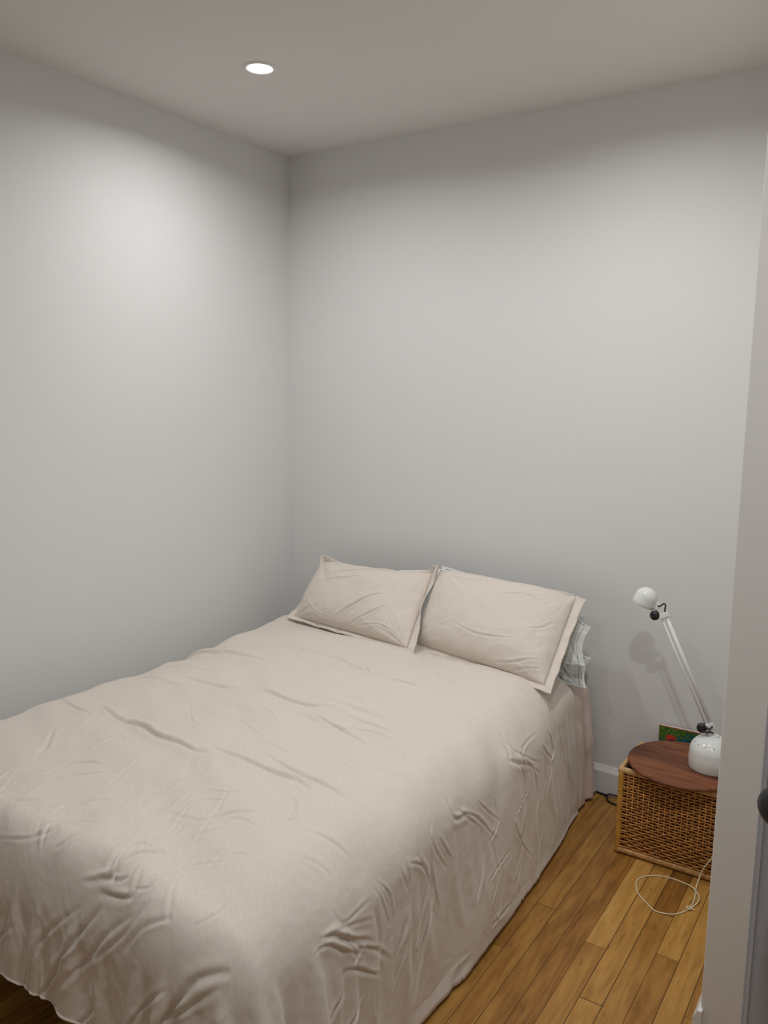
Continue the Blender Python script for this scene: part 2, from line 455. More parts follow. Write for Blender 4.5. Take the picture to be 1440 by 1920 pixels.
# open door leaf at the right of the picture, seen from its inner face
def build_door():
    latch = Vector((2.4225, -1.829, 0)); hinge_dir = Vector((0.945, -0.327, 0)).normalized()
    nrm = Vector((hinge_dir.y, -hinge_dir.x, 0))        # towards the camera
    W, T, HT = 0.80, 0.036, 2.03
    M = Matrix(((hinge_dir.x, -nrm.x, 0, latch.x), (hinge_dir.y, -nrm.y, 0, latch.y), (0, 0, 1, 0.012), (0, 0, 0, 1)))
    root = obj('door_1', box((0, 0, 0), (W, T, HT), M), M_DOOR); bevel(root, 0.004, 3); root['kind'] = 'structure'
    # raised bead close to the edge and two framed panels
    bm = bmesh.new()
    for (za, zb) in ((0.16, 0.90), (1.08, 1.88)):
        loop = [(0.11, za), (W - 0.11, za), (W - 0.11, zb), (0.11, zb)]
        pts = []
        for i in range(4):
            (xa, z1), (xb, z2) = loop[i], loop[(i + 1) % 4]
            add_tube(bm, [M @ Vector((xa, -0.001, z1)), M @ Vector((xb, -0.001, z2))], 0.006, 0.004, 8)
    b = obj('panel_molding', bm, M_DOOR, root, True)
    bm = bmesh.new()
    add_box(bm, (0.0065, -0.0022, 0.0), (0.0115, 0.0, HT), M)
    obj('edge_bead', bm, M_BEAD, root)
    k = obj('door_knob', bmesh.new(), M_KNOB, root)
    bm = bmesh.new()
    KM = M @ Matrix.Translation((0.056, 0, 1.028)) @ Matrix.Rotation(PI / 2, 4, 'X')
    add_lathe(bm, [(0, 0.0), (0.033, 0.0), (0.033, 0.004), (0.028, 0.008), (0.012, 0.012), (0.011, 0.026), (0.018, 0.032), (0.027, 0.042), (0.030, 0.052), (0.028, 0.061), (0.019, 0.067), (0, 0.069)], 40, KM)
    bm.to_mesh(k.data); bm.free()
    k.data.polygons.foreach_set('use_smooth', [True] * len(k.data.polygons))
build_door()

# ------------------------------------------------------------------ recessed downlights
DL_LABELS = ['lit round recessed downlight in the ceiling above the bed near the left wall',
             'lit ceiling downlight beside the back wall, at the top edge of the photo',
             'recessed downlight in the ceiling beyond the foot of the bed, nearer the left wall',
             'recessed downlight in the ceiling in front of the partition end']
for i, (x, y, s) in enumerate(DOWNLIGHTS):
    t = thing('recessed_downlight', DL_LABELS[i], 'ceiling light', (x, y, H), 'recessed ceiling downlights')
    bm = bmesh.new(); T = Matrix.Translation((x, y, H))
    add_lathe(bm, [(0.043, 0.0), (0.043, -0.004), (0.047, -0.0065), (0.054, -0.005), (0.0565, 0.0)], 56, T)
    obj('trim_ring', bm, M_RING, t, True)
    bm = bmesh.new(); add_lathe(bm, [(0.0435, -0.0008), (0.0435, -0.0025), (0.030, -0.0036), (0, -0.004)], 48, T)
    obj('lens', bm, M_LENS, t, True)
    ld = bpy.data.lights.new('downlight_beam', 'AREA'); ld.shape = 'DISK'; ld.size = 0.085; ld.energy = LIGHT_W * s; ld.color = LIGHT_COL; ld.spread = SPREAD
    lo = bpy.data.objects.new('downlight_beam', ld); COL.objects.link(lo); lo.parent = t; lo.location = (0, 0, -0.009)

# ------------------------------------------------------------------ bed
bed = thing('bed', 'low double bed with pale mattress and box spring pushed into the alcove corner', 'bed', (0.88, -1.03, 0))
mt = obj('mattress', box((0.17, -2.0, 0.25), (1.530, -0.035, 0.445)), M_MATT, bed, True); bevel(mt, 0.035, 4)
bs = obj('box_spring', box((0.18, -1.99, 0.10), (1.525, -0.04, 0.25)), M_SKIRT, bed, True); bevel(bs, 0.02, 3)
for x in (0.24, 1.46):
    for y in (-1.88, -0.14):
        bm = bmesh.new(); add_lathe(bm, [(0, 0), (0.022, 0), (0.026, 0.10), (0, 0.10)], 20, Matrix.Translation((x, y, 0)))
        obj('leg', bm, M_FRAME, bed, True)

# rounded drape over the mattress: flat cloth coordinates (a, b) -> surface point and outward normal
def drape(a, b, x0, x1, y1, zt, R, dropR, dropF, dropL, flare=0.05):
    """x0..x1 flat top, b>=y1 flat top; beyond them the cloth rolls over radius R and hangs."""
    exr = np.maximum(a - (x1 - R), 0); exl = np.maximum((x0 + R) - a, 0); ey = np.maximum((y1 + R) - b, 0)
    ex = exr + exl
    d = np.sqrt(ex ** 2 + ey ** 2) + 1e-9
    cx = ex / d; cy = ey / d
    dropx = np.where(exl > 0, dropL, dropR)
    full = np.where(ex > 0, 1, 0) * 0.0
    th = np.arctan2(ey, ex + 1e-9)
    w = np.sin(th) ** 2
    mx = np.minimum(dropx / np.maximum(np.cos(th), 1e-6), dropF / np.maximum(np.sin(th), 1e-6))
    tgt = dropx * (1 - w) + dropF * w
    s = d * np.where(ex * ey > 0, tgt / mx, 1.0)
    L = R * PI / 2
    phi = np.clip(s / R, 0, PI / 2)
    rest = np.maximum(s - L, 0)
    out = R * np.sin(phi) + flare * rest * (1 - 0.0 * rest)
    z = zt - R * (1 - np.cos(phi)) - rest
    sx = np.where(exl > 0, -1.0, 1.0)
    px = np.clip(a, x0 + R, x1 - R) + sx * cx * out
    py = np.maximum(b, y1 + R) - cy * out
    nx = sx * cx * np.sin(phi); ny = -cy * np.sin(phi); nz = np.cos(phi)
    return px, py, z, nx, ny, nz, s, phi, th, ex, ey

def add_creases(a, b, h, creases, scale=1.0):
    for A, w, pts in creases:
        A = A * 0.001 * scale; w = w * 0.00072
        pts = np.array([list(p) for p in smooth_path([(p[0], p[1], 0) for p in pts], 4)])[:, :2]
        pad = 5 * w
        m = (a > pts[:, 0].min() - pad) & (a < pts[:, 0].max() + pad) & (b > pts[:, 1].min() - pad) & (b < pts[:, 1].max() + pad)
        if not m.any(): continue
        pa, pb = a[m], b[m]
        best = np.full(pa.shape, 1e9); sd = np.zeros(pa.shape); tt = np.zeros(pa.shape)
        seg = np.linalg.norm(np.diff(pts, axis=0), axis=1); cum = np.concatenate([[0], np.cumsum(seg)]); tot = cum[-1]
        for i in range(len(pts) - 1):
            d = pts[i + 1] - pts[i]; l2 = d @ d + 1e-12
            t = ((pa - pts[i, 0]) * d[0] + (pb - pts[i, 1]) * d[1]) / l2
            tc = np.clip(t, 0, 1)
            qx = pa - pts[i, 0] - tc * d[0]; qy = pb - pts[i, 1] - tc * d[1]
            dd = qx * qx + qy * qy
            mm = dd < best
            sg = np.sign(d[0] * qy - d[1] * qx)
            best[mm] = dd[mm]; sd[mm] = (np.sqrt(dd) * sg)[mm]; tt[mm] = (cum[i] + tc * seg[i])[mm] / tot
        env = np.sin(np.clip(tt, 0, 1) * PI) ** 0.6
        wob = 1 + 0.35 * noise2(pa * 14, pb * 14, 5)
        x = sd / (w * wob)
        prof = 0.60 * np.exp(-((x - 0.85) / 0.75) ** 2) - 0.95 * np.exp(-(np.abs(x) / 0.42) ** 1.5) + 0.35 * np.exp(-((x + 1.0) / 0.95) ** 2)
        end = np.exp(-np.maximum(np.sqrt(best) - np.abs(sd), 0) / w)
        h[m] += A * prof * env * end

CREASES=[
(18,22,[(0.435,-1.459),(0.583,-1.514),(0.694,-1.514),(0.803,-1.548),(0.896,-1.552),(0.962,-1.564),(1.013,-1.553)]),
(9,18,[(0.269,-1.491),(0.41,-1.531),(0.532,-1.554)]),
(5,18,[(0.285,-1.119),(0.367,-1.09),(0.46,-1.073)]),
(9,20,[(0.466,-1.155),(0.574,-1.157),(0.681,-1.149),(0.788,-1.121)]),
(15,20,[(0.762,-1.157),(0.82,-1.116),(0.926,-1.132),(1.019,-1.137),(1.081,-1.115)]),
(10,18,[(1.039,-1.175),(1.161,-1.198),(1.305,-1.221)]),
(12,20,[(0.982,-1.522),(1.096,-1.523),(1.191,-1.522),(1.284,-1.522),(1.345,-1.549)]),
(13,20,[(1.104,-1.457),(1.23,-1.48),(1.339,-1.502),(1.47,-1.529)]),
(7,14,[(1.325,-1.596),(1.364,-1.626),(1.377,-1.684),(1.358,-1.732)]),
(6,12,[(0.685,-1.59),(0.733,-1.606),(0.766,-1.591)]),
(6,16,[(0.497,-1.661),(0.575,-1.741),(0.619,-1.802)]),
(8,16,[(0.692,-1.983),(0.644,-1.893),(0.66,-1.825)]),
(8,14,[(0.734,-1.867),(0.733,-1.801),(0.761,-1.755),(0.819,-1.742)]),
(7,13,[(0.78,-1.864),(0.814,-1.811),(0.862,-1.76)]),
(6,14,[(0.803,-1.988),(0.85,-1.946),(0.877,-1.905)]),
(6,14,[(0.924,-1.996),(0.933,-1.945),(0.954,-1.884),(1.002,-1.825)]),
(7,14,[(1.121,-1.852),(1.125,-1.797),(1.125,-1.724)]),
(5,14,[(1.229,-1.801),(1.259,-1.742),(1.319,-1.704)]),
(5,14,[(1.437,-1.686),(1.488,-1.671),(1.557,-1.659)]),
(11,20,[(0.492,-0.653),(0.68,-0.699),(0.801,-0.689),(0.932,-0.74),(1.017,-0.748)]),
(8,13,[(0.978,-0.847),(1.029,-0.773),(1.109,-0.749)]),
(6,13,[(1.089,-0.788),(1.174,-0.79),(1.25,-0.774),(1.349,-0.728)]),
(5,14,[(0.928,-0.694),(0.992,-0.752),(1.032,-0.764)]),
(5,16,[(0.558,-0.475),(0.737,-0.496),(0.88,-0.477)]),
(8,15,[(1.192,-2.03),(1.183,-1.974),(1.181,-1.915)]),
(11,15,[(1.146,-2.071),(1.214,-2.034),(1.219,-1.974),(1.255,-1.917)]),
(10,14,[(1.203,-2.073),(1.279,-2.05),(1.261,-1.997)]),
(8,13,[(0.956,-2.036),(0.986,-2.011),(1.023,-1.951)]),
(8,12,[(1.035,-2.037),(1.05,-2.021),(1.077,-1.948)]),
(14,17,[(1.222,-2.088),(1.196,-2.13),(1.146,-2.201),(1.083,-2.294),(1.046,-2.348)]),
(10,18,[(1.306,-2.071),(1.252,-2.132),(1.2,-2.21),(1.105,-2.311)]),
(15,20,[(1.531,-2.036),(1.489,-2.086),(1.473,-2.134),(1.447,-2.216),(1.43,-2.266)]),
(16,15,[(1.651,-2.051),(1.615,-2.098),(1.559,-2.161),(1.514,-2.225)]),
(6,14,[(1.242,-1.902),(1.253,-1.832),(1.293,-1.785)]),
(9,14,[(1.592,-1.255),(1.645,-1.254),(1.663,-1.18)]),
(8,16,[(1.528,-0.829),(1.6,-0.864),(1.631,-0.868),(1.692,-0.744)]),
(9,15,[(1.645,-1.449),(1.663,-1.452),(1.724,-1.415),(1.813,-1.451),(1.873,-1.488)]),
(9,15,[(1.631,-1.514),(1.702,-1.511),(1.774,-1.533),(1.837,-1.579)]),
(9,16,[(1.694,-1.4),(1.768,-1.383),(1.856,-1.423),(1.942,-1.465),(2.029,-1.5)]),
(9,16,[(1.669,-1.651),(1.759,-1.641),(1.819,-1.666),(1.914,-1.673)]),
(8,16,[(1.803,-1.112),(1.865,-1.134),(1.917,-1.171)]),
(9,14,[(1.635,-0.85),(1.711,-0.81),(1.8,-0.819),(1.899,-0.867)]),
(7,14,[(1.679,-0.754),(1.792,-0.699),(1.907,-0.731)]),
(8,13,[(1.631,-0.587),(1.717,-0.517),(1.767,-0.571),(1.886,-0.605)]),
(8,14,[(1.678,-0.44),(1.827,-0.356),(1.974,-0.347),(2.094,-0.403)]),
(7,14,[(1.777,-0.641),(1.925,-0.648),(2.019,-0.729)]),
(5,14,[(1.682,-1.755),(1.731,-1.714),(1.742,-1.751)]),
(5,16,[(1.637,-1.813),(1.683,-1.759),(1.728,-1.693)]),
(5,15,[(1.734,-1.794),(1.764,-1.734),(1.813,-1.681)]),
(9,14,[(1.836,-1.713),(1.868,-1.763),(1.898,-1.812)]),
(8,14,[(2.046,-1.215),(2.054,-1.307),(2.085,-1.392)]),
(7,14,[(2.038,-0.942),(2.033,-1.01),(2.021,-1.1)]),
(8,16,[(1.846,-1.886),(1.804,-1.84),(1.778,-1.784)]),
(5.8,8,[(1.229,-2.05),(1.187,-1.952),(1.27,-1.922)]),
(3.0,9,[(0.827,-2.071),(0.948,-2.036),(0.917,-1.983)]),
(3.4,8,[(1.062,-1.81),(1.051,-1.72),(1.074,-1.644)]),
(3.9,12,[(1.121,-1.804),(1.234,-1.779),(1.163,-1.624)]),
(5.9,12,[(1.172,-2.05),(1.249,-2.023),(1.209,-1.927)]),
(3.9,10,[(0.946,-1.999),(0.958,-1.962),(0.952,-1.916)]),
(4.4,11,[(0.935,-1.981),(0.915,-1.915),(0.949,-1.872)]),
(3.0,8,[(1.03,-1.721),(1.005,-1.618),(1.042,-1.548)]),
(5.3,8,[(1.434,-2.025),(1.453,-1.972),(1.441,-1.9)]),
(3.3,9,[(1.305,-2.045),(1.313,-1.966),(1.334,-1.889)]),
(3.4,11,[(1.04,-1.911),(1.048,-1.868),(1.035,-1.814)]),
(4.2,9,[(1.12,-1.692),(1.2,-1.676),(1.239,-1.616)]),
(4.5,11,[(1.022,-1.958),(1.059,-1.939),(1.073,-1.904)]),
(3.4,11,[(1.335,-1.917),(1.335,-1.852),(1.355,-1.796)]),
(4.4,10,[(0.94,-2.05),(0.991,-1.99),(1.043,-1.929)]),
(4.1,12,[(1.192,-1.917),(1.21,-1.877),(1.193,-1.818)]),
(3.8,11,[(1.351,-1.901),(1.348,-1.854),(1.344,-1.804)]),
(5.0,11,[(1.191,-1.857),(1.156,-1.75),(1.221,-1.701)]),
(5.8,11,[(0.997,-2.05),(0.965,-1.99),(1.003,-1.953)]),
(4.4,11,[(0.922,-1.823),(0.892,-1.722),(0.876,-1.618)]),
(5.5,9,[(1.271,-2.036),(1.308,-2.009),(1.271,-1.918)]),
(4.6,10,[(1.388,-2.05),(1.31,-1.937),(1.373,-1.873)]),
(3.5,11,[(1.286,-1.89),(1.241,-1.783),(1.281,-1.714)]),
(4.9,11,[(1.221,-2.05),(1.221,-1.982),(1.183,-1.887)]),
(5.1,11,[(0.746,-2.033),(0.729,-1.976),(0.683,-1.908)]),
(3.6,8,[(0.744,-1.916),(0.765,-1.873),(0.754,-1.813)]),
(4.8,9,[(1.091,-0.733),(1.157,-0.696),(1.259,-0.734)]),
(3.7,9,[(0.933,-0.648),(1.107,-0.708),(1.251,-0.728)]),
(3.8,12,[(1.111,-0.744),(1.155,-0.586),(1.303,-0.603)]),
(4.9,13,[(1.123,-0.552),(1.29,-0.71),(1.411,-0.745)]),
(4.1,11,[(1.159,-0.617),(1.248,-0.654),(1.333,-0.691)]),
(3.5,10,[(0.96,-0.949),(1.084,-0.987),(1.215,-1.07)]),
(4.0,11,[(1.488,-0.848),(1.609,-0.839),(1.71,-0.667)]),
(3.2,11,[(1.22,-1.129),(1.313,-1.131),(1.401,-1.129)]),
(4.1,10,[(0.882,-1.253),(0.943,-1.239),(1.042,-1.306)]),
(4.2,11,[(0.658,-1.29),(0.823,-1.431),(0.933,-1.437)]),
(3.6,12,[(1.116,-1.325),(1.243,-1.336),(1.379,-1.387)]),
(4.5,12,[(0.797,-1.351),(0.881,-1.331),(0.975,-1.326)]),
(4.1,9,[(0.552,-1.54),(0.672,-1.495),(0.725,-1.394)]),
(4.0,14,[(1.178,-1.219),(1.253,-1.161),(1.365,-1.167)]),
(4.7,9,[(0.861,-1.332),(0.966,-1.352),(1.08,-1.4)]),
(4.8,10,[(1.303,-1.317),(1.423,-1.331),(1.522,-1.317)]),
(4.2,13,[(1.048,-1.412),(1.116,-1.407),(1.182,-1.402)]),
(3.1,12,[(1.267,-1.801),(1.288,-1.748),(1.361,-1.751)]),
(3.4,12,[(1.632,-1.831),(1.657,-1.749),(1.695,-1.654)]),
(3.3,11,[(1.602,-1.78),(1.645,-1.759),(1.648,-1.661)]),
(3.8,9,[(1.377,-1.728),(1.387,-1.691),(1.401,-1.656)]),
(3.9,10,[(1.382,-1.896),(1.372,-1.848),(1.41,-1.835)]),
(4.4,10,[(1.484,-1.762),(1.511,-1.746),(1.544,-1.738)]),
(3.5,11,[(1.475,-1.762),(1.518,-1.737),(1.575,-1.736)]),
(6.1,11,[(1.641,-0.641),(1.67,-0.64),(1.766,-0.512)]),
(5.0,11,[(1.614,-0.657),(1.631,-0.81),(1.742,-0.678)]),
(6.9,11,[(1.633,-0.824),(1.659,-0.809),(1.728,-0.781)]),
(5.2,9,[(1.633,-1.097),(1.658,-1.113),(1.75,-1.011)]),
(6.2,10,[(1.645,-1.213),(1.695,-1.129),(1.796,-1.033)]),
(5.4,12,[(1.632,-1.233),(1.644,-1.215),(1.708,-1.142)]),
(6.6,9,[(1.645,-1.333),(1.664,-1.335),(1.744,-1.28)]),
(5.1,12,[(1.607,-1.358),(1.654,-1.377),(1.759,-1.304)]),
(6.2,9,[(1.645,-1.505),(1.686,-1.439),(1.775,-1.389)]),
(5.4,9,[(1.641,-1.538),(1.654,-1.535),(1.715,-1.515)]),
(6.9,8,[(1.631,-1.619),(1.679,-1.589),(1.738,-1.582)]),
(4.3,8,[(1.631,-1.639),(1.686,-1.617),(1.747,-1.598)]),
(4.8,10,[(1.649,-1.768),(1.697,-1.751),(1.749,-1.725)]),
(4.3,9,[(1.635,-1.823),(1.654,-1.789),(1.727,-1.725)]),
(4.4,10,[(1.644,-1.87),(1.657,-1.815),(1.728,-1.755)]),
(5.5,14,[(1.647,-1.815),(1.689,-1.742),(1.743,-1.664)]),
(4.6,10,[(1.631,-1.834),(1.657,-1.783),(1.702,-1.736)]),
(4.5,10,[(1.752,-1.749),(1.796,-1.697),(1.837,-1.639)]),
(4.1,11,[(1.645,-1.834),(1.703,-1.765),(1.761,-1.687)]),
(5.5,12,[(1.644,-1.826),(1.645,-1.795),(1.692,-1.736)]),
(5.6,13,[(1.717,-1.738),(1.762,-1.663),(1.829,-1.598)]),
(4.2,10,[(1.843,-0.866),(1.934,-0.854),(1.977,-0.926)]),
(5.7,9,[(1.79,-1.39),(1.884,-1.434),(2.002,-1.439)]),
(5.3,10,[(2.018,-1.262),(2.081,-1.294),(2.116,-1.357)]),
(5.3,13,[(1.67,-0.863),(1.809,-0.859),(1.942,-0.874)]),
(5.3,11,[(1.746,-0.769),(1.807,-0.898),(1.992,-0.752)]),
(6.9,9,[(1.673,-1.027),(1.75,-1.016),(1.789,-1.078)]),
(4.8,10,[(1.908,-1.019),(1.993,-1.028),(2.036,-1.098)]),
(4.7,13,[(1.793,-1.061),(1.9,-1.046),(1.964,-1.107)]),
(4.1,10,[(1.87,-0.938),(1.891,-1.092),(2.019,-1.074)]),
(5.0,12,[(1.74,-1.526),(1.844,-1.548),(1.92,-1.606)]),
(4.6,11,[(1.981,-0.642),(2.064,-0.738),(2.151,-0.818)]),
(6.9,12,[(1.652,-1.389),(1.746,-1.382),(1.852,-1.354)]),
(6.0,11,[(1.976,-0.883),(2.122,-0.86),(2.185,-0.967)]),
(4.2,12,[(1.842,-0.806),(1.964,-0.846),(2.051,-0.94)]),
(8.0,13,[(1.576,-2.09),(1.522,-2.196),(1.424,-2.302)]),
(7.2,12,[(1.177,-2.155),(1.094,-2.287),(0.973,-2.429)]),
(8.6,13,[(0.955,-2.219),(0.797,-2.356),(0.721,-2.507)]),
(6.5,14,[(1.323,-2.036),(1.296,-2.112),(1.203,-2.221)]),
(5.7,13,[(1.168,-2.109),(1.042,-2.234),(1.001,-2.365)]),
(6.7,12,[(1.015,-2.249),(0.964,-2.376),(0.8,-2.505)]),
(8.9,11,[(1.438,-2.142),(1.367,-2.238),(1.329,-2.337)]),
(5.8,13,[(0.927,-2.191),(0.897,-2.268),(0.84,-2.352)]),
(8.3,15,[(1.532,-2.063),(1.492,-2.144),(1.437,-2.23)]),
(7.8,14,[(1.222,-2.24),(1.225,-2.308),(1.153,-2.395)]),
(5.6,13,[(1.387,-2.036),(1.339,-2.079),(1.306,-2.141)]),
(7.9,15,[(1.042,-2.271),(1.018,-2.394),(0.867,-2.538)]),
(9,13,[(0.219,-0.425),(0.274,-0.417),(0.349,-0.434),(0.432,-0.462)]),
(8,12,[(0.214,-0.377),(0.275,-0.364),(0.343,-0.368)]),
(7,13,[(0.434,-0.517),(0.58,-0.504),(0.736,-0.53)]),
]


def relax_cloth(P, A, B, epsA, epsB, solid, fixed, steps=60, iters=10, bend=0.02):
    """let a draped cloth settle: distance constraints on a grid, gravity, contact with solid(P) -> (signed distance, normal)"""
    n, m = P.shape[:2]
    la = np.diff(A)[:, None] * (1 + 0.5 * (epsA[:-1] + epsA[1:])); lb = np.diff(B * -1)[None, :] * (1 + 0.5 * (epsB[:, :-1] + epsB[:, 1:]))
    la = np.broadcast_to(la, (n - 1, m)); lb = np.broadcast_to(lb, (n, m - 1))
    ld = np.sqrt((0.5 * (la[:, :-1] + la[:, 1:])) ** 2 + (0.5 * (lb[:-1] + lb[1:])) ** 2)
    w = np.where(fixed, 0.0, 1.0)[..., None]
    Q = P.copy()
    def proj(i0, i1, L, k, only=0):
        a, b = P[i0], P[i1]
        d = b - a; l = np.sqrt((d * d).sum(-1, keepdims=True)) + 1e-9
        c = (l - L[..., None]) / l
        if only: c = np.minimum(c, 0)
        wa, wb = w[i0], w[i1]; ws = wa + wb + 1e-9
        c = c * k * d / ws
        P[i0] += c * wa; P[i1] -= c * wb
    def S(o, e, st=2): return slice(o, e, st)
    for st in range(steps):
        V = (P - Q) * 0.90
        sp = np.sqrt((V * V).sum(-1, keepdims=True)); V = V * np.minimum(1, 0.012 / (sp + 1e-9))
        Q = P.copy()
        P += V * w; P[..., 2] -= 0.0006 * w[..., 0]
        for it in range(iters):
            for o in (0, 1):
                e = n - 1 - ((n - 1 - o) % 2)
                proj((S(o, e), slice(None)), (S(o + 1, e + 1), slice(None)), la[S(o, e)], 1.0)
                e = m - 1 - ((m - 1 - o) % 2)
                proj((slice(None), S(o, e)), (slice(None), S(o + 1, e + 1)), lb[:, S(o, e)], 1.0)
            for o in (0, 1):
                e = n - 1 - ((n - 1 - o) % 2)
                proj((S(o, e), slice(0, m - 1)), (S(o + 1, e + 1), slice(1, m)), ld[S(o, e)], 0.35)
                proj((S(o, e), slice(1, m)), (S(o + 1, e + 1), slice(0, m - 1)), ld[S(o, e)], 0.35)
            # bending: keep second neighbours apart
            for o in range(4):
                idx = np.arange(n - 2); idx = idx[(idx % 4) == o]
                if len(idx): proj((idx, slice(None)), (idx + 2, slice(None)), la[idx] + la[idx + 1], bend, 1)
                idx = np.arange(m - 2); idx = idx[(idx % 4) == o]
                if len(idx): proj((slice(None), idx), (slice(None), idx + 2), lb[:, idx] + lb[:, idx + 1], bend, 1)
            d, N = solid(P)
            pen = np.maximum(-d, 0)[..., None]
            P += N * pen * w
            hit = (d < 0.002)[..., None]
            if it == iters - 1:
                T = P - Q; T = T - N * (T * N).sum(-1, keepdims=True)
                P -= np.where(hit, 0.55, 0.0) * T * w
            P[..., 2] = np.maximum(P[..., 2], 0.014)
            P[..., 0] = np.maximum(P[..., 0], 0.015)
    return P

def build_duvet():
    root = thing('duvet', 'blush pink linen duvet spread over the bed, hanging to the floor', 'duvet', (0.9, -1.15, 0.55))
    x0, x1, y1, zt, R, FL = 0.13, 1.630, -2.105, 0.582, 0.165, 0.09
    RF = 0.095                                          # tighter roll at the foot
    dR, dF, dL = R * PI / 2 + 0.332, R * PI / 2 + 0.155, R * PI / 2 + 0.08
    na, nb = 176, 164
    A = np.linspace(x0 + R - dL, x1 - R + dR, na); B = np.linspace(-0.235, y1 + R - dF, nb)
    a, b = np.meshgrid(A, B, indexing='ij')
    px, py, pz, nx, ny, nz, s, phi, th, ex, ey = drape(a, b, x0, x1, y1, zt, R, dR, dF, dL, FL)
    px = px - 0.055 * sstep(-0.75, -0.20, b) * np.sin(phi) * (a > 0.8)
    def loft(x, y):
        h = 0.012 * fbm(x * 2.0 + 3, y * 1.7, 2, 1) + 0.016 * np.exp(-((x - 0.9) / 0.5) ** 2)
        h = h + 0.007 * np.sin((y + 0.18 * noise2(x * 2, y * 2, 2)) * 2 * PI / 0.34) * sstep(0.75, 0.1, x)
        h = h + 0.004 * fbm(x * 4.5, y * 4.5, 2, 4) - 0.030 * sstep(0.55, 0.13, x) * sstep(-0.35, -0.9, y)
        return h
    off = loft(a, b) * (1 - 0.5 * sstep(0.05, 0.3, s))
    hang = sstep(0.06, 0.5, s)
    off = off + hang * (a > 0.8) * sstep(0, 0.12, ex) * 0.022 * fbm(b * 4.2 + (a - 1.6) * 0.9 + 0.3 * noise2(a * 2, b * 2, 75), a * 1.1, 2, 77)
    off = off + hang * sstep(0, 0.12, ey) * 0.022 * fbm(a * 4.0 + (b + 2) * 1.6 + 0.3 * noise2(a * 2, b * 2, 76), b * 1.1, 2, 78)
    off = off + 0.010 * sstep(0.30, 0.1, s) * fbm((a * .5 + b * .86) * 6, (a * .86 - b * .5) * 2.2, 2, 79)
    def solid(P):
        fl = FL * np.maximum(zt - R - P[..., 2], 0)
        taper = 0.055 * sstep(-0.75, -0.20, P[..., 1]) * (P[..., 0] > 0.8)
        qx = np.abs(P[..., 0] - (x0 + x1) / 2) - ((x1 - x0) / 2 - R) - fl + taper
        qy = ((y1 + RF) - P[..., 1] - 0.3 * fl) * (R / RF); qz = P[..., 2] - (zt - R)
        mx, my, mz = np.maximum(qx, 0), np.maximum(qy, 0), np.maximum(qz, 0)
        l = np.sqrt(mx ** 2 + my ** 2 + mz ** 2)
        ins = np.minimum(np.maximum(qx, np.maximum(qy, qz)), 0)
        d = l + ins - R - off
        sx = np.sign(P[..., 0] - (x0 + x1) / 2)
        k = 1 / np.maximum(l, 1e-6)
        N = np.stack([sx * mx * k, -my * k * (RF / R), mz * k], -1)
        N[l < 1e-6] = (0, 0, 1)
        return d, N
    side = sstep(0.08, 0.35, s)
    right = sstep(0, 0.15, ex) * (a > 0.8); foot = sstep(0, 0.15, ey)
    nz1 = noise2(a * 2.2, b * 2.2, 71); nz2 = noise2(a * 2.2 + 9, b * 2.2, 73)
    nearfoot = sstep(-1.25, -1.75, b)
    epsA = EPS[0] + EPS[1] * nearfoot * sstep(1.35, 0.9, a) * (0.8 + 0.6 * nz1) + EPS[2] * foot * (0.4 + 0.6 * side)
    epsB = EPS[3] + EPS[4] * (1 - right) * (0.7 + 0.9 * nz2) + EPS[5] * right * (0.4 + 0.6 * side) * sstep(dR, dR - 0.25, s)
    h = off + 0.004
    h = h + 0.004 * noise2(a * 9 + b * 5, b * 9, 81) + 0.0015 * noise2(a * 20, b * 20, 83)
    add_creases(a, b, h, CREASES, 0.9)
    P = np.stack([px + nx * h, py + ny * h, pz + nz * h], -1)
    fixed = np.zeros(a.shape, bool); fixed[0, :] = True
    P[..., 2] = np.maximum(P[..., 2], 0.014)
    P = relax_cloth(P, A, B, epsA, epsB, solid, fixed, SIM[0], SIM[1], SIM[2])
    nearhem = sstep(0.0, 0.16, np.maximum(ex - (dR - 0.16), 0) * (a > 0.8) + np.maximum(ey - (dF - 0.12), 0) * 0.6)
    for _ in range(10):                                 # heavy stitched hem: no fine ruffle
        for ax in (0, 1):
            Sm = (np.roll(P, 1, ax) + np.roll(P, -1, ax)) * 0.5
            m_ = nearhem.copy()
            if ax == 1: m_ = m_ * (ex > ey); m_[:, 0] = 0; m_[:, -1] = 0
            else: m_ = m_ * (ey >= ex); m_[0] = 0; m_[-1] = 0
            P = P + (Sm - P) * (0.7 * m_)[..., None]
    # finer grid, then the sharp creases
    def up(F):
        n, m = F.shape[:2]
        def dbl(F):
            G = np.empty((F.shape[0] * 2 - 1,) + F.shape[1:]); G[::2] = F
            Fp = np.concatenate([2 * F[:1] - F[1:2], F, 2 * F[-1:] - F[-2:-1]])
            G[1::2] = (-Fp[:-3] + 9 * Fp[1:-2] + 9 * Fp[2:-1] - Fp[3:]) / 16
            return G
        return np.swapaxes(dbl(np.swapaxes(dbl(F), 0, 1)), 0, 1)
    for _ in range(2):
        P = up(P)
    a, b = up(up(a)), up(up(b)); s = up(up(s)); na, nb = a.shape
    T1 = np.gradient(P, axis=0); T2 = np.gradient(P, axis=1)
    N = np.cross(T2, T1); N /= np.linalg.norm(N, axis=-1, keepdims=True) + 1e-9
    h = 0.0005 * ridged(a * 20, b * 20, 2, 19) + 0.0026 * ridged((a * .93 + b * .36) * 15 + 0.5 * noise2(a * 4, b * 4, 24), (b * .93 - a * .36) * 6, 2, 23) * sstep(-1.25, -1.8, b) * sstep(1.5, 1.0, a) * sstep(-.3, .3, noise2(a * 3, b * 3, 26))
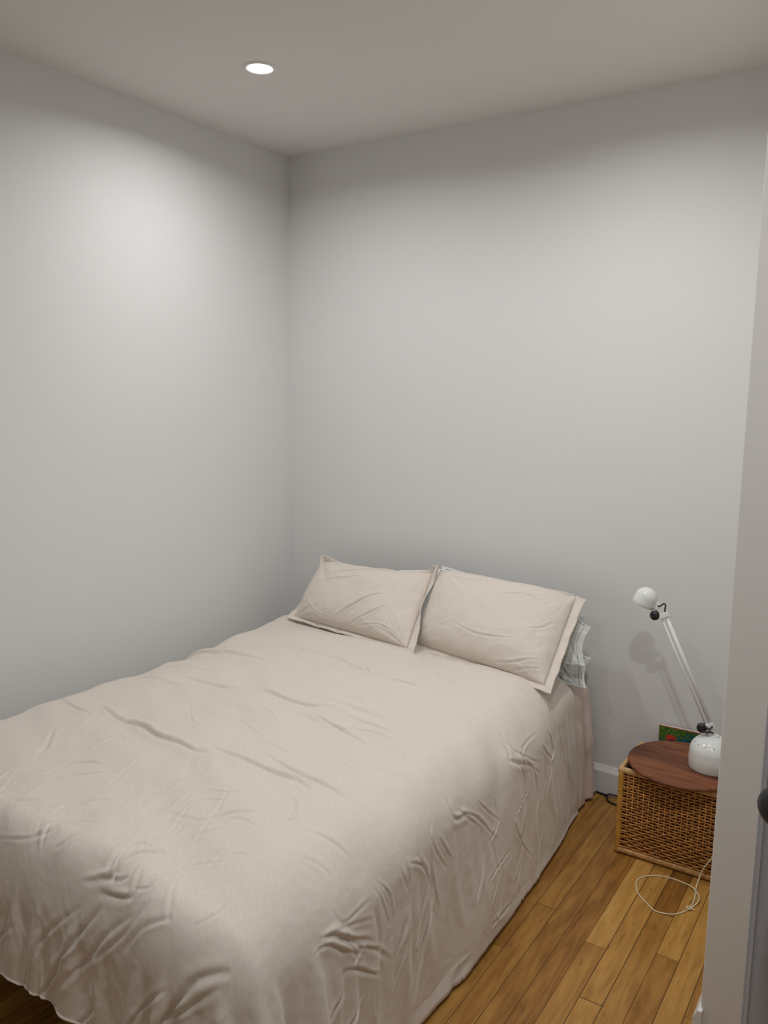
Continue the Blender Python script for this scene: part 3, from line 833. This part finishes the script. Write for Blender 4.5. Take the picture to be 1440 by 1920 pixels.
    h += 0.0016 * ridged((a * .5 - b * .86) * 4, (b * .5 + a * .86) * 4 + (b * 9), 2, 27) * sstep(-.2, .4, noise2(a * 2.4, b * 2.4, 28)) * sstep(-1.6, -1.2, b)
    add_creases(a, b, h, CREASES, 0.75)
    P = P + N * h[..., None]
    P[..., 2] = np.maximum(P[..., 2], 0.010); P[..., 0] = np.maximum(P[..., 0], 0.012)
    top = 1 - sstep(0.05, 0.30, s)
    he = sstep(-0.50, -0.36, b) * sstep(0.22, 0.36, a) * sstep(1.62, 1.52, a)
    P[..., 2] -= he * 0.022 * top
    X, Y, Z = P[..., 0], P[..., 1], P[..., 2]
    me = grid_mesh('cover', X, Y, Z, a, b)
    o = link('cover', me, M_DUVET, root, True)
    so = o.modifiers.new('thickness', 'SOLIDIFY'); so.thickness = 0.008; so.offset = 1
    # folded seam that follows the foot and side hem
    bm = bmesh.new()
    add_tube(bm, [(X[i, -1], Y[i, -1], Z[i, -1] + 0.003) for i in range(int(na * .15), int(na * .72), 4)], 0.0032, 0.0032, 6)
    obj('hem', bm, M_DUVET, root, True)
    bm = bmesh.new(); i = int(na * 0.36)
    p = Vector((X[i, -1], Y[i, -1], Z[i, -1]))
    add_tube(bm, smooth_path([p + Vector((0, -.004, 0)), p + Vector((.004, -.006, -.014)), p + Vector((-.004, -.006, -.032))], 4), 0.0007, n=5)
    obj('loose_thread', bm, M_DUVET, root)
EPS = (0.007, 0.065, 0.016, 0.007, 0.036, 0.014)
SIM = (90, 16, 0.11)
build_duvet()

def build_sheet():
    x0, x1, y1, zt, R = 0.10, 1.578, -3.2, 0.478, 0.09
    dR = R * PI / 2 + 0.375
    A = np.linspace(0.45, x1 - R + dR, 190); B = np.linspace(-0.045, -0.38, 90)
    a, b = np.meshgrid(A, B, indexing='ij')
    px, py, pz, nx, ny, nz, s, phi, th, ex, ey = drape(a, b, x0, x1, y1, zt, R, dR, 0.4, 0.1, 0.10)
    side = sstep(0.03, 0.3, s)
    h = 0.003 * fbm(a * 8, b * 8, 3, 61)
    ph = b + 0.03 * noise2(a * 4, b * 4, 62)
    h += side * 0.014 * (ridged(ph * 9, a * 1.2, 2, 63) - 0.8)
    # pulled inwards where the duvet lies over it
    und = sstep(-0.17, -0.26, b)
    h -= und * (0.022 * side + 0.0)
    h = np.maximum(h, -0.02)
    X, Y, Z = px + nx * h, py, pz + nz * h
    me = grid_mesh('bed_sheet', X, Y, Z, a, b)
    o = link('bed_sheet', me, M_SHEET, None, True)
    tag(o, 'blush sheet edge, pink light painted in, showing between the duvet and the wall at the head of the bed', 'sheet')
    so = o.modifiers.new('thickness', 'SOLIDIFY'); so.thickness = 0.003; so.offset = -1
build_sheet()

# ------------------------------------------------------------------ pillows
def build_pillow(label, mat, BL, BR, TR, TL, front, back, fl, seed, sag=0.0, creases=(), notch=0.0, ruff=0.012, corner=None, group=None, fmat=None, name='pillow', wr=1.0, flap=()):
    """four corners of the flange; fl = flange widths (left, right, bottom, top) in metres"""
    BL, BR, TR, TL = [np.array(v, float) for v in (BL, BR, TR, TL)]
    W = 0.5 * (np.linalg.norm(BR - BL) + np.linalg.norm(TR - TL)); Hh = 0.5 * (np.linalg.norm(TL - BL) + np.linalg.norm(TR - BR))
    n = np.cross((BR - BL) + (TR - TL), (TL - BL) + (TR - BR)); n /= np.linalg.norm(n)
    up = (TL - BL) + (TR - BR); up /= np.linalg.norm(up)
    rt = (BR - BL) + (TR - TL); rt /= np.linalg.norm(rt)
    c = (BL + BR + TL + TR) / 4
    root = thing(name, label, 'pillow', tuple(c), group)
    ul, ur, vb, vt = fl[0] / W, 1 - fl[1] / W, fl[2] / Hh, 1 - fl[3] / Hh
    def base(u, v):
        u_, v_ = u[..., None], v[..., None]
        p = (BL * (1 - u_) + BR * u_) * (1 - v_) + (TL * (1 - u_) + TR * u_) * v_
        p = p - up * (sag * np.sin(PI * np.clip(u, 0, 1)) * sstep(0.45, 1.0, v))[..., None]
        # pillow sides draw in between the corners
        p = p - rt * (notch * np.sin(PI * np.clip(v, 0, 1)) * sstep(0.6, 1.0, u))[..., None]
        return p
    nu, nv = 150, 110
    s, t = np.meshgrid(np.linspace(0, 1, nu), np.linspace(0, 1, nv), indexing='ij')
    u = ul + (ur - ul) * s; v = vb + (vt - vb) * t
    P0 = base(u, v)
    def bulge(p, q):
        return (1 - np.abs(2 * s - 1) ** p) ** 0.55 * (1 - np.abs(2 * t - 1) ** q) ** 0.55
    bf = bulge(3.2, 2.6)
    uu, vv = u * W, v * Hh
    w = np.zeros_like(u)
    # pulls radiating from the corners
    for (cx, cy) in ((0, 0), (1, 0), (1, 1), (0, 1)):
        ax = uu - (ul if cx == 0 else ur) * W; ay = vv - (vb if cy == 0 else vt) * Hh
        r = np.sqrt(ax ** 2 + ay ** 2) + 1e-6; an = np.arctan2(ay, ax)
        w += 0.005 * (ridged(an * 3.5, r * 2, 2, seed + cx * 7 + cy * 13) - 0.9) * np.exp(-(r / 0.20) ** 2) * sstep(0, 0.05, r)
    e = np.minimum(np.minimum(s, 1 - s) * W, np.minimum(t, 1 - t) * Hh)
    w += 0.0035 * (ridged(uu * 9 + noise2(uu * 6, vv * 6, seed) * .6, vv * 9, 2, seed + 3) - 0.9) * np.exp(-e / 0.06)
    w += 0.006 * fbm(uu * 5, vv * 5, 3, seed + 5) + 0.0022 * (ridged((uu * .8 + vv * .6) * 6, (vv * .8 - uu * .6) * 15, 2, seed + 6) - 0.9)
    w += 0.0007 * ridged(uu * 40, vv * 40, 2, seed + 8)
    w *= wr * 0.7
    hc = np.zeros_like(u); add_creases(u, v, hc, [(A, wd, pts) for A, wd, pts in creases])
    fade = sstep(0, 0.10, bf)
    F = P0 + n * (front * bf + (w + hc) * fade)[..., None]
    Bk = P0 - n * (back * bf ** 1.1)[..., None]
    co = np.concatenate([F.reshape(-1, 3), Bk.reshape(-1, 3)])
    idx = np.arange(nu * nv).reshape(nu, nv); q = np.stack([idx[:-1, :-1], idx[1:, :-1], idx[1:, 1:], idx[:-1, 1:]], -1).reshape(-1, 4)
    q2 = q[:, ::-1] + nu * nv
    me = bpy.data.meshes.new('body'); me.from_pydata(co.tolist(), [], np.concatenate([q, q2]).tolist())
    uvl = me.uv_layers.new(name='UVMap'); li = np.empty(len(me.loops), dtype=np.int32); me.loops.foreach_get('vertex_index', li)
    UU = np.concatenate([uu.reshape(-1), uu.reshape(-1)]); VV = np.concatenate([vv.reshape(-1), vv.reshape(-1)])
    uvl.data.foreach_set('uv', np.stack([UU[li], VV[li]], -1).astype(np.float32).reshape(-1))
    o = link('body', me, mat, root, True)
    bm = bmesh.new(); bm.from_mesh(me); bmesh.ops.remove_doubles(bm, verts=bm.verts[:], dist=1e-5); bm.to_mesh(me); bm.free()
    # flange: one closed strip around the seam
    per = []
    N = 150
    for i in range(N): per.append((i / N, 0.0, 0, -1))
    for i in range(N): per.append((1.0, i / N, 1, 0))
    for i in range(N): per.append((1 - i / N, 1.0, 0, 1))
    for i in range(N): per.append((0.0, 1 - i / N, -1, 0))
    per = np.array(per); K = 9
    pu = per[:, 0][:, None]; pv = per[:, 1][:, None]
    iu = ul + (ur - ul) * pu; iv = vb + (vt - vb) * pv
    k = np.linspace(0, 1, K)[None, :]
    fu = iu * (1 - k) + pu * k; fv = iv * (1 - k) + pv * k
    Pf = base(fu, fv)
    arc = (pu + pv) * 1.0
    rip = ruff * (noise2(fu * W * 14, fv * Hh * 14, seed + 20) + 0.5 * noise2(fu * W * 30, fv * Hh * 30, seed + 22)) * k
    curl = np.zeros_like(fu)
    for (cu, cv, rad, amt, inward) in flap:            # a stretch of flange that folds over
        d = np.sqrt(((fu - cu) * W) ** 2 + ((fv - cv) * Hh) ** 2)
        g = np.exp(-(d / rad) ** 2) * k
        curl = curl + amt * g
        Pf = Pf + (c - Pf) / np.linalg.norm(c - Pf, axis=-1, keepdims=True) * (inward * g ** 1.5)[..., None]
    Pf = Pf + n * (rip + curl)[..., None]
    co = Pf.reshape(-1, 3); m = per.shape[0]
    idx = np.arange(m * K).reshape(m, K); nx_ = np.roll(idx, -1, axis=0)
    q = np.stack([idx[:, :-1], idx[:, 1:], nx_[:, 1:], nx_[:, :-1]], -1).reshape(-1, 4)
    me = bpy.data.meshes.new('flange'); me.from_pydata(co.tolist(), [], q.tolist())
    uvl = me.uv_layers.new(name='UVMap'); li = np.empty(len(me.loops), dtype=np.int32); me.loops.foreach_get('vertex_index', li)
    uvl.data.foreach_set('uv', np.stack([(fu * W).reshape(-1)[li], (fv * Hh).reshape(-1)[li]], -1).astype(np.float32).reshape(-1))
    fo = link('flange', me, fmat or mat, root, True)
    so = fo.modifiers.new('thickness', 'SOLIDIFY'); so.thickness = 0.004; so.offset = 0
    # seam stitching between body and flange
    bm = bmesh.new()
    path = [Vector(p) + Vector(n) * 0.0022 for p in Pf[::2, 1]]
    add_tube(bm, path, 0.0013, n=5, closed=True)
    obj('seam', bm, fmat or mat, root, True)
    return root

build_pillow('white pillow leaning behind the right pink pillow, above the other white one', M_WHITE,
             (1.02, -0.285, 0.555), (1.619, -0.25, 0.600), (1.607, -0.165, 0.725), (0.90, -0.055, 0.850), 0.020, 0.026, (.02, .022, .008, .008), 71, sag=-0.024, notch=0.022, ruff=0.006, name='pillow', wr=1.6, group='white pillows at the head of the bed')
build_pillow('white pillow lying lowest at the head of the bed, under the other white pillow', M_WHITE,
             (1.02, -0.235, 0.505), (1.612, -0.205, 0.496), (1.592, -0.105, 0.585), (1.02, -0.05, 0.62), 0.024, 0.018, (.02, .022, .008, .008), 83, notch=0.016, ruff=0.006, name='pillow', wr=1.6, group='white pillows at the head of the bed')
build_pillow('blush pink flanged pillow leaning on the wall at the left, nearer the corner', M_SHAM,
             (0.300, -0.345, 0.578), (1.010, -0.470, 0.584), (0.934, -0.130, 0.846), (0.303, -0.115, 0.818), 0.085, 0.035, (.006, .035, .020, .012), 101, sag=0.022, ruff=0.010,
             creases=[(11, 20, [(.38, .10), (.52, .28), (.66, .46), (.74, .50)]), (8, 18, [(.50, .07), (.64, .22), (.80, .40)]), (8, 20, [(.22, .66), (.46, .82), (.72, .88), (.90, .87)]), (6, 18, [(.15, .50), (.32, .60), (.50, .70)]),
                      (7, 16, [(.60, .10), (.75, .16), (.90, .12)]), (6, 16, [(.08, .30), (.20, .14), (.34, .10)])],
             flap=((0.03, 1.0, 0.05, 0.02, -0.012), (1.0, 1.0, 0.06, 0.035, 0.0), (1.0, 0.55, 0.10, 0.03, 0.02), (0.0, 0.03, 0.05, 0.02, -0.015)), name='pillow', group='blush pink pillows on the bed')
build_pillow('larger blush pink pillow with stitched flange, leaning in front of the white pillows', M_SHAM,
             (0.945, -0.370, 0.578), (1.588, -0.505, 0.567), (1.565, -0.130, 0.830), (0.918, -0.115, 0.850), 0.098, 0.028, (.010, .033, .022, .007), 131, sag=-0.004, ruff=0.009,
             creases=[(6, 22, [(.30, .30), (.50, .24), (.74, .30)]), (6, 20, [(.55, .70), (.70, .76), (.86, .74)]), (8, 16, [(.62, .08), (.76, .12), (.90, .22)]), (6, 16, [(.78, .42), (.86, .50), (.91, .62)]), (7, 14, [(.70, .05), (.82, .10), (.92, .16)]),
                      (5, 20, [(.12, .85), (.30, .80), (.52, .86)])],
             flap=((0.80, 0.0, 0.04, 0.014, -0.006), (1.0, 0.98, 0.045, -0.02, 0.0)), name='pillow', group='blush pink pillows on the bed')

# ------------------------------------------------------------------ wicker basket
def build_basket():
    x0, x1, y0, y1, zt = 1.806, 2.150, -0.402, -0.150, 0.322
    root = thing('wicker_basket', 'square woven cane basket standing on the floor between bed and partition', 'basket', ((x0 + x1) / 2, (y0 + y1) / 2, 0))
    pr = 0.0095
    cz = [(x0 + pr, y0 + pr), (x1 - pr, y0 + pr), (x1 - pr, y1 - pr), (x0 + pr, y1 - pr)]
    for (x, y) in cz:
        bm = bmesh.new(); prof = [(0, 0.004)]
        for i in range(13):
            z = 0.004 + (zt - 0.016) * i / 12
            prof.append((pr * (1.0 + (0.10 if i in (3, 7, 10) else 0.0)), z))
        prof.append((0, zt - 0.012))
        add_lathe(bm, prof, 16, Matrix.Translation((x, y, 0)))
        obj('corner_post', bm, M_BAMBOO, root, True)
    rnd = random.Random(4)
    zb, zw = 0.024, zt - 0.028
    rows = 27
    for si in range(4):
        p = Vector((*cz[si], 0)); q = Vector((*cz[(si + 1) % 4], 0)); L = (q - p).length; d = (q - p) / L; nrm = Vector((d.y, -d.x, 0))
        face = p + nrm * 0.003
        bm = bmesh.new()
        ns = int((L - 0.05) / 0.0165); st = [0.025 + (L - 0.05) * i / (ns - 1) for i in range(ns)]
        for i, s in enumerate(st):                       # upright stakes
            j = rnd.uniform(-.0008, .0008)
            add_tube(bm, [face + d * (s + j) + Vector((0, 0, zb - 0.01)), face + d * (s - j) + Vector((0, 0, zw + 0.012))], 0.0021, 0.0014, 6)
        for r in range(rows):                            # weavers, over and under the stakes
            z = zb + (zw - zb) * (r + 0.5) / rows
            pts = []; ph = r % 2
            amp = 0.0030
            pts.append(face + d * 0.002 + Vector((0, 0, z)))
            for i, s in enumerate(st):
                sg = 1 if (i + ph) % 2 == 0 else -1
                pts.append(face + d * s + nrm * (amp * sg) + Vector((0, 0, z + rnd.uniform(-.0007, .0007))))
            pts.append(face + d * (L - 0.002) + Vector((0, 0, z)))
            add_tube(bm, smooth_path(pts, 3), 0.0029, 0.0011, 6, up=(0, 0, 1))
        obj('woven_panel', bm, M_CANE, root, True)
        # wrapped rim and foot band
        for (nm, z, rr, mm) in (('rim', zt - 0.014, 0.0115, M_CANE2), ('foot_band', 0.0135, 0.0105, M_CANE3)):
            bm = bmesh.new(); n = int((L + 0.012) / 0.0035); pts = []
            prev = None
            a = p - d * 0.006
            for i in range(n * 3 + 1):
                pts.append(a + d * ((L + 0.012) * i / (n * 3)) + nrm * 0.002 + Vector((0, 0, z)))
            ref = Vector((0, 0, 1)); rings = []
            for i, c in enumerate(pts):
                k = 1.0 + 0.06 * math.sin(i * 2 * PI / 3) + rnd.uniform(-.015, .015)
                rings.append([bm.verts.new(c + ref * (math.cos(t) * rr * k) + nrm * (math.sin(t) * rr * 0.72 * k)) for t in [2 * PI * j / 12 for j in range(12)]])
            for A, B in zip(rings[:-1], rings[1:]):
                for j in range(12): bm.faces.new((A[j], A[(j + 1) % 12], B[(j + 1) % 12], B[j]))
            bm.faces.new(rings[0][::-1]); bm.faces.new(rings[-1])
            obj(nm, bm, mm, root, True)
    bm = bmesh.new(); add_box(bm, (x0 + 0.012, y0 + 0.012, 0.012), (x1 - 0.012, y1 - 0.012, 0.018))
    obj('bottom', bm, M_DARKIN, root)
    bm = bmesh.new()
    i0 = 0.0155
    for (a, b) in (((x0 + i0, y0 + i0), (x1 - i0, y0 + i0 + .0015)), ((x0 + i0, y1 - i0 - .0015), (x1 - i0, y1 - i0)), ((x0 + i0, y0 + i0), (x0 + i0 + .0015, y1 - i0)), ((x1 - i0 - .0015, y0 + i0), (x1 - i0, y1 - i0))):
        add_box(bm, (a[0], a[1], 0.018), (b[0], b[1], zt - 0.03))
    obj('shade_backing', bm, M_DARKIN, root)  # dark sheets behind the weave stand in for the shade inside
build_basket()

# round walnut board lying on the basket
def build_board():
    root = thing('round_board', 'round dark walnut board laid on top of the wicker basket', 'board', (1.999, -0.302, 0.320))
    T = Matrix.Translation((1.999, -0.302, 0.0))
    bm = bmesh.new()
    add_lathe(bm, [(0, 0.3285), (0.172, 0.3285), (0.181, 0.3325), (0.1835, 0.337), (0.1825, 0.3425), (0.179, 0.3455), (0.172, 0.3462), (0, 0.3462)], 96, T)
    obj('disc', bm, M_WALNUT, root, True)
    bm = bmesh.new(); add_lathe(bm, [(0.105, 0.3205), (0.135, 0.3205), (0.135, 0.3285), (0.105, 0.3285), (0.105, 0.3205)], 56, T)
    obj('turning_ring', bm, M_BLACK, root, True)
    for k in range(4):
        an = PI / 4 + k * PI / 2 + 0.35
        bm = bmesh.new(); add_lathe(bm, [(0, 0.3205), (0.010, 0.3205), (0.011, 0.3285), (0, 0.3285)], 20, T @ Matrix.Translation((0.160 * math.cos(an), 0.160 * math.sin(an), 0)))
        obj('foot_pad', bm, M_BLACK, root, True)
build_board()

# ------------------------------------------------------------------ picture book behind the basket
def build_book():
    root = thing('picture_book', 'colourful picture book with leafy blue cover propped upright between basket and wall', 'book', (1.945, -0.06, 0))
    Wd, Hh, Th = 0.195, 0.352, 0.014
    M = Matrix.Translation((1.851, -0.060, 0.0)) @ Matrix.Rotation(math.radians(-5.0), 4, 'X')
    M = M @ Matrix.Rotation(math.radians(-1.0), 4, 'Y')
    b = obj('cover', box((0, 0, 0.001), (Wd, Th, Hh), M), plain('book_boards', (0.42, 0.085, 0.055), 0.4, 0, 0.06, 40), root); bevel(b, 0.0012)
    pg = obj('pages', box((0.004, 0.002, Hh - 0.0005), (Wd - 0.003, Th - 0.002, Hh + 0.0004), M), M_PAGES, root)
    n, m = 180, 300
    s, t = np.meshgrid(np.linspace(0, 1, n), np.linspace(0, 1, m), indexing='ij')
    x = 0.002 + s * (Wd - 0.003); z = 0.003 + t * (Hh - 0.006)
    P = np.stack([x, np.full_like(x, -0.0006), z], -1)
    R = np.array(M.to_3x3()); P = P @ R.T + np.array(M.translation)
    me = grid_mesh('cover_picture', P[..., 0], P[..., 1], P[..., 2], s, t)
    d = Hh - z                                           # distance below the top edge
    blue = np.array([0.010, 0.105, 0.20]); teal = np.array([0.02, 0.15, 0.16]); navy = np.array([0.006, 0.02, 0.075])
    green = np.array([0.045, 0.14, 0.02]); lime = np.array([0.22, 0.27, 0.03]); red = np.array([0.55, 0.045, 0.03])
    col = teal + (blue - teal) * sstep(0.3, 0.8, s)[..., None]
    col = col * (0.85 + 0.3 * fbm(x * 60, z * 60, 3, 3))[..., None]
    leafy = sstep(-0.15, 0.25, noise2(x * 90, z * 90, 6) + (0.030 - d) * 28 + (0.50 - s) * 1.9)
    col = col * (1 - leafy[..., None]) + green * leafy[..., None]
    li = sstep(0.10, 0.35, noise2(x * 190, z * 190, 9)) * leafy
    col = col * (1 - li[..., None] * .8) + lime * (li[..., None] * .8)
    dk = sstep(0.15, 0.4, noise2(x * 130, z * 130, 15)) * leafy
    col = col * (1 - dk[..., None] * .7) + np.array([.008, .05, .02]) * (dk[..., None] * .7)
    def blob(cx, dz, rx, rz, c, rot=0.0, soft=.25):
        nonlocal col
        ax, az = x - cx, -(d - dz)
        u_ = ax * math.cos(rot) + az * math.sin(rot); v_ = -ax * math.sin(rot) + az * math.cos(rot)
        k = sstep(1 + soft, 1 - soft, np.sqrt((u_ / rx) ** 2 + (v_ / rz) ** 2))[..., None]
        col = col * (1 - k) + np.array(c) * k
    blob(0.046, 0.044, 0.019, 0.013, red, 0.2); blob(0.040, 0.039, 0.010, 0.009, (.62, .05, .03))
    blob(0.053, 0.058, 0.015, 0.012, navy, -.2); blob(0.035, 0.062, 0.012, 0.006, (.30, .03, .06))
    blob(0.104, 0.062, 0.018, 0.006, navy, .7); blob(0.112, 0.055, 0.012, 0.004, navy, 1.0); blob(0.090, 0.068, 0.012, 0.005, navy, .1)
    for q in range(14):
        rr = random.Random(q); blob(rr.uniform(.01, .18), rr.uniform(.10, .33), rr.uniform(.008, .02), rr.uniform(.006, .014), rr.choice([green, navy, (.03, .2, .22), lime * .6]), rr.uniform(0, 3))
    col = np.clip(col, 0, 1)
    ca = me.color_attributes.new('art', 'FLOAT_COLOR', 'POINT')
    ca.data.foreach_set('color', np.concatenate([col, np.ones(col.shape[:2] + (1,))], -1).astype(np.float32).reshape(-1))
    t_ = NT('book_cover_art'); t_.set(Roughness=0.3); at = t_.n('ShaderNodeAttribute', attribute_name='art'); t_.l(at.outputs['Color'], t_.b.inputs['Base Color'])
    link('cover_picture', me, t_.m, root)
build_book()

# ------------------------------------------------------------------ lamp on the board
def build_lamp():
    zb = 0.3465
    bx, by = 2.083, -0.280
    root = thing('table_lamp', 'white enamel adjustable lamp with domed base and angled twin-rod arm on the walnut board', 'lamp', (bx, by, zb))
    T = Matrix.Translation((bx, by, zb))
    prof = [(0, 0.001), (0.066, 0.001), (0.0735, 0.0), (0.0745, 0.002), (0.0742, 0.040), (0.0728, 0.054)]
    for i in range(1, 15):
        a = i / 14 * PI / 2; prof.append((0.0728 * math.cos(a), 0.054 + 0.060 * math.sin(a)))
    prof[-1] = (0, 0.114)
    bm = bmesh.new(); add_lathe(bm, prof, 72, T); obj('base', bm, M_ENAMEL, root, True)
    # the little holes around the base
    bm = bmesh.new(); add_lathe(bm, [(0.020, 0.1100), (0.020, 0.1145), (0.0155, 0.117), (0.0, 0.118)], 32, T); obj('base_collar', bm, M_ENAMEL, root, True)
    lowj = Vector((2.070, by - 0.004, 0.489)); upj = Vector((1.897, by - 0.004, 0.847))
    ad = (upj - lowj).normalized(); view = Vector((0.19, -0.96, 0.20)).normalized(); sd = ad.cross(view).normalized()
    if sd.x < 0: sd = -sd                               # sd points to the right of the arm
    # post between base and lower joint
    bm = bmesh.new(); add_tube(bm, [Vector((bx - 0.004, by, zb + 0.112)), lowj + Vector((0.004, 0, -0.010))], 0.0085, n=16); obj('post', bm, M_ENAMEL, root, True)
    def block(c, a, w, h, d):
        Mx = frame(view, sd, c); bm = bmesh.new(); add_box(bm, (-w, -h, -d), (w, h, d), Mx); return bm
    bevel(obj('lower_joint', block(lowj, ad, 0.0150, 0.0105, 0.008), M_ENAMEL, root), 0.003, 3)
    bevel(obj('upper_joint', block(upj, ad, 0.0175, 0.0095, 0.008), M_ENAMEL, root), 0.003, 3)
    bm = bmesh.new(); add_tube(bm, [lowj + sd * 0.0065, upj + sd * 0.0065], 0.0062, n=18); obj('arm_rod', bm, M_ENAMEL, root, True)
    bm = bmesh.new(); add_tube(bm, [lowj - sd * 0.0095, upj - sd * 0.0095], 0.0030, n=12); obj('arm_rod', bm, M_ENAMEL, root, True)
    def knob(c, r, hh):
        bm = bmesh.new(); K = frame(view, sd, c)
        prof = [(0, -0.012), (r * 0.8, -0.012), (r * 0.8, 0), (r, 0.002), (r, hh - 0.003), (r - 0.002, hh), (0, hh + 0.001)]
        add_lathe(bm, prof, 36, K); obj('tension_knob', bm, M_BLACK, root, True)
    knob(Vector((2.046, by - 0.006, 0.480)), 0.0165, 0.014)
    knob(Vector((1.868, by - 0.006, 0.843)), 0.0165, 0.014)
    bm = bmesh.new(); add_tube(bm, [Vector((1.868, by, 0.843)), upj], 0.008, n=12); obj('joint_link', bm, M_ENAMEL, root, True)
    bm = bmesh.new(); add_tube(bm, [Vector((2.046, by, 0.480)), lowj], 0.008, n=12); obj('joint_link', bm, M_ENAMEL, root, True)
    # shade
    rim = Vector((1.8225, by - 0.002, 0.8735)); ax = Vector((0.385, 0.10, 0.92)).normalized()
    S = frame(ax, (1, 0, 0), rim)
    prof = [(0.0385, 0.0), (0.0392, 0.0005), (0.0386, 0.012), (0.0380, 0.028)]
    for i in range(1, 15):
        a = i / 14 * PI / 2; prof.append((0.0380 * math.cos(a), 0.028 + 0.036 * math.sin(a)))
    prof[-1] = (0, 0.064)
    prof += [(0, 0.062)] + [(0.0366 * math.cos(a), 0.028 + 0.0345 * math.sin(a)) for a in [PI / 2 * (13 - i) / 14 for i in range(14)]] + [(0.0372, 0.012), (0.0378, 0.0), (0.0385, 0.0)]
    bm = bmesh.new(); add_lathe(bm, prof, 64, S); obj('lamp_shade', bm, M_ENAMEL, root, True)
    bm = bmesh.new(); add_lathe(bm, [(0, 0.004), (0.012, 0.007), (0.017, 0.016), (0.014, 0.028), (0.010, 0.036), (0.010, 0.058), (0, 0.058)], 28, S); obj('bulb', bm, M_CEIL, root, True)
    # stem from shade to the upper knob
    st = Vector((1.869, by, 0.873))
    bm = bmesh.new(); K = frame(view, (0.5, 0, -0.25), st); add_box(bm, (-0.013, -0.010, -0.007), (0.010, 0.014, 0.007), K)
    bevel(obj('shade_bracket', bm, M_ENAMEL, root), 0.003, 3)
    bm = bmesh.new(); add_tube(bm, [st, Vector((1.868, by, 0.846))], 0.0075, n=14); obj('shade_stem', bm, M_ENAMEL, root, True)
    bm = bmesh.new(); add_tube(bm, smooth_path([(1.876, by - .004, 0.876), (1.884, by - .006, 0.878), (1.895, by - .008, 0.888), (1.902, by - .008, 0.884), (1.900, by - .006, 0.868), (1.902, by - .004, 0.852)], 6), 0.0026, n=8)
    obj('upper_cable', bm, M_BLACK, root, True)
    bm = bmesh.new()
    add_tube(bm, smooth_path([(2.052, by - .020, 0.482), (2.064, by - .022, 0.490), (2.072, by - .022, 0.486), (2.082, by - .014, 0.496)], 6), 0.0028, n=8)
    add_tube(bm, smooth_path([(2.056, by - .020, 0.478), (2.066, by - .022, 0.471), (2.073, by - .022, 0.478), (2.085, by - .014, 0.473)], 6), 0.0028, n=8)
    obj('lower_cable', bm, M_BLACK, root, True)
    hole = plain('vent_shadow_hole', (0.25, 0.26, 0.25), 0.6)
    for k in range(7):
        bm = bmesh.new(); an = PI * (1.02 + 0.14 * k)
        c = Vector((bx + 0.0595 * math.cos(an), by + 0.0595 * math.sin(an), zb + 0.0885)); nn = Vector((math.cos(an), math.sin(an), 0.9)).normalized()
        add_lathe(bm, [(0, 0.0015), (0.0018, 0.0012), (0.0022, -0.001)], 10, frame(nn, (0, 0, 1), c))
        obj('vent_hole', bm, hole, root)
build_lamp()

# ------------------------------------------------------------------ cords
def build_cords():
    root = thing('cream_cord', 'thin cream cord hanging down the basket and looped on the floor boards', 'cord', (2.03, -0.55, 0))
    fl = [(2.099, -0.475), (2.106, -0.518), (2.107, -0.563), (2.102, -0.591), (2.087, -0.621), (2.066, -0.644), (2.041, -0.654), (2.014, -0.655), (1.979, -0.627), (1.949, -0.597), (1.933, -0.565), (1.926, -0.525), (1.937, -0.495), (1.96, -0.471), (1.99, -0.456), (2.027, -0.451), (2.061, -0.455), (2.088, -0.471), (2.109, -0.497), (2.12, -0.522), (2.119, -0.548), (2.112, -0.566), (2.106, -0.580)]
    r = 0.0021
    pts = [(2.158, -0.418, 0.26), (2.150, -0.424, 0.18), (2.136, -0.430, 0.115), (2.124, -0.430, 0.088), (2.111, -0.430, 0.062), (2.102, -0.430, 0.034), (2.098, -0.447, 0.013)]
    pts += [(x, y, r + 0.0005 + (0.0045 if 16 < i < 21 else 0)) for i, (x, y) in enumerate(fl)]
    bm = bmesh.new(); add_tube(bm, smooth_path(pts, 5), r, n=8); obj('strand', bm, M_CORD, root, True)
    bm = bmesh.new()
    c = Vector((2.104, -0.588, 0.0055))
    pp = [c + Vector((0.007 * math.cos(k * 1.1) * (1 - k / 22), 0.006 * math.sin(k * 1.1), 0.0028 * math.sin(k * 0.7))) for k in range(14)]
    add_tube(bm, smooth_path(pp, 4), 0.0020, n=7)
    add_tube(bm, smooth_path([c, c + Vector((0.010, 0.004, 0)), c + Vector((0.017, 0.001, -0.002))], 4), 0.0014, n=6)
    obj('knot', bm, M_CORD, root, True)
    p2 = [(1.42, -0.021, 0.005), (1.55, -0.0205, 0.005), (1.61, -0.0205, 0.005), (1.645, -0.024, 0.005), (1.662, -0.034, 0.005), (1.668, -0.052, 0.005), (1.682, -0.070, 0.005), (1.705, -0.078, 0.005), (1.74, -0.080, 0.005), (1.79, -0.082, 0.005), (1.85, -0.085, 0.005)]
    bm = bmesh.new(); add_tube(bm, smooth_path(p2, 6), 0.0038, n=8)
    p3 = [(1.660, -0.040, 0.0125), (1.667, -0.028, 0.0128), (1.684, -0.022, 0.0126), (1.72, -0.022, 0.012), (1.78, -0.03, 0.009), (1.84, -0.045, 0.005)]
    add_tube(bm, smooth_path(p3, 6), 0.0036, n=8)
    tag(obj('power_cable', bm, M_BLACK, None, True), 'black cable along the baseboard, looping on the floor behind the basket', 'cable')
build_cords()
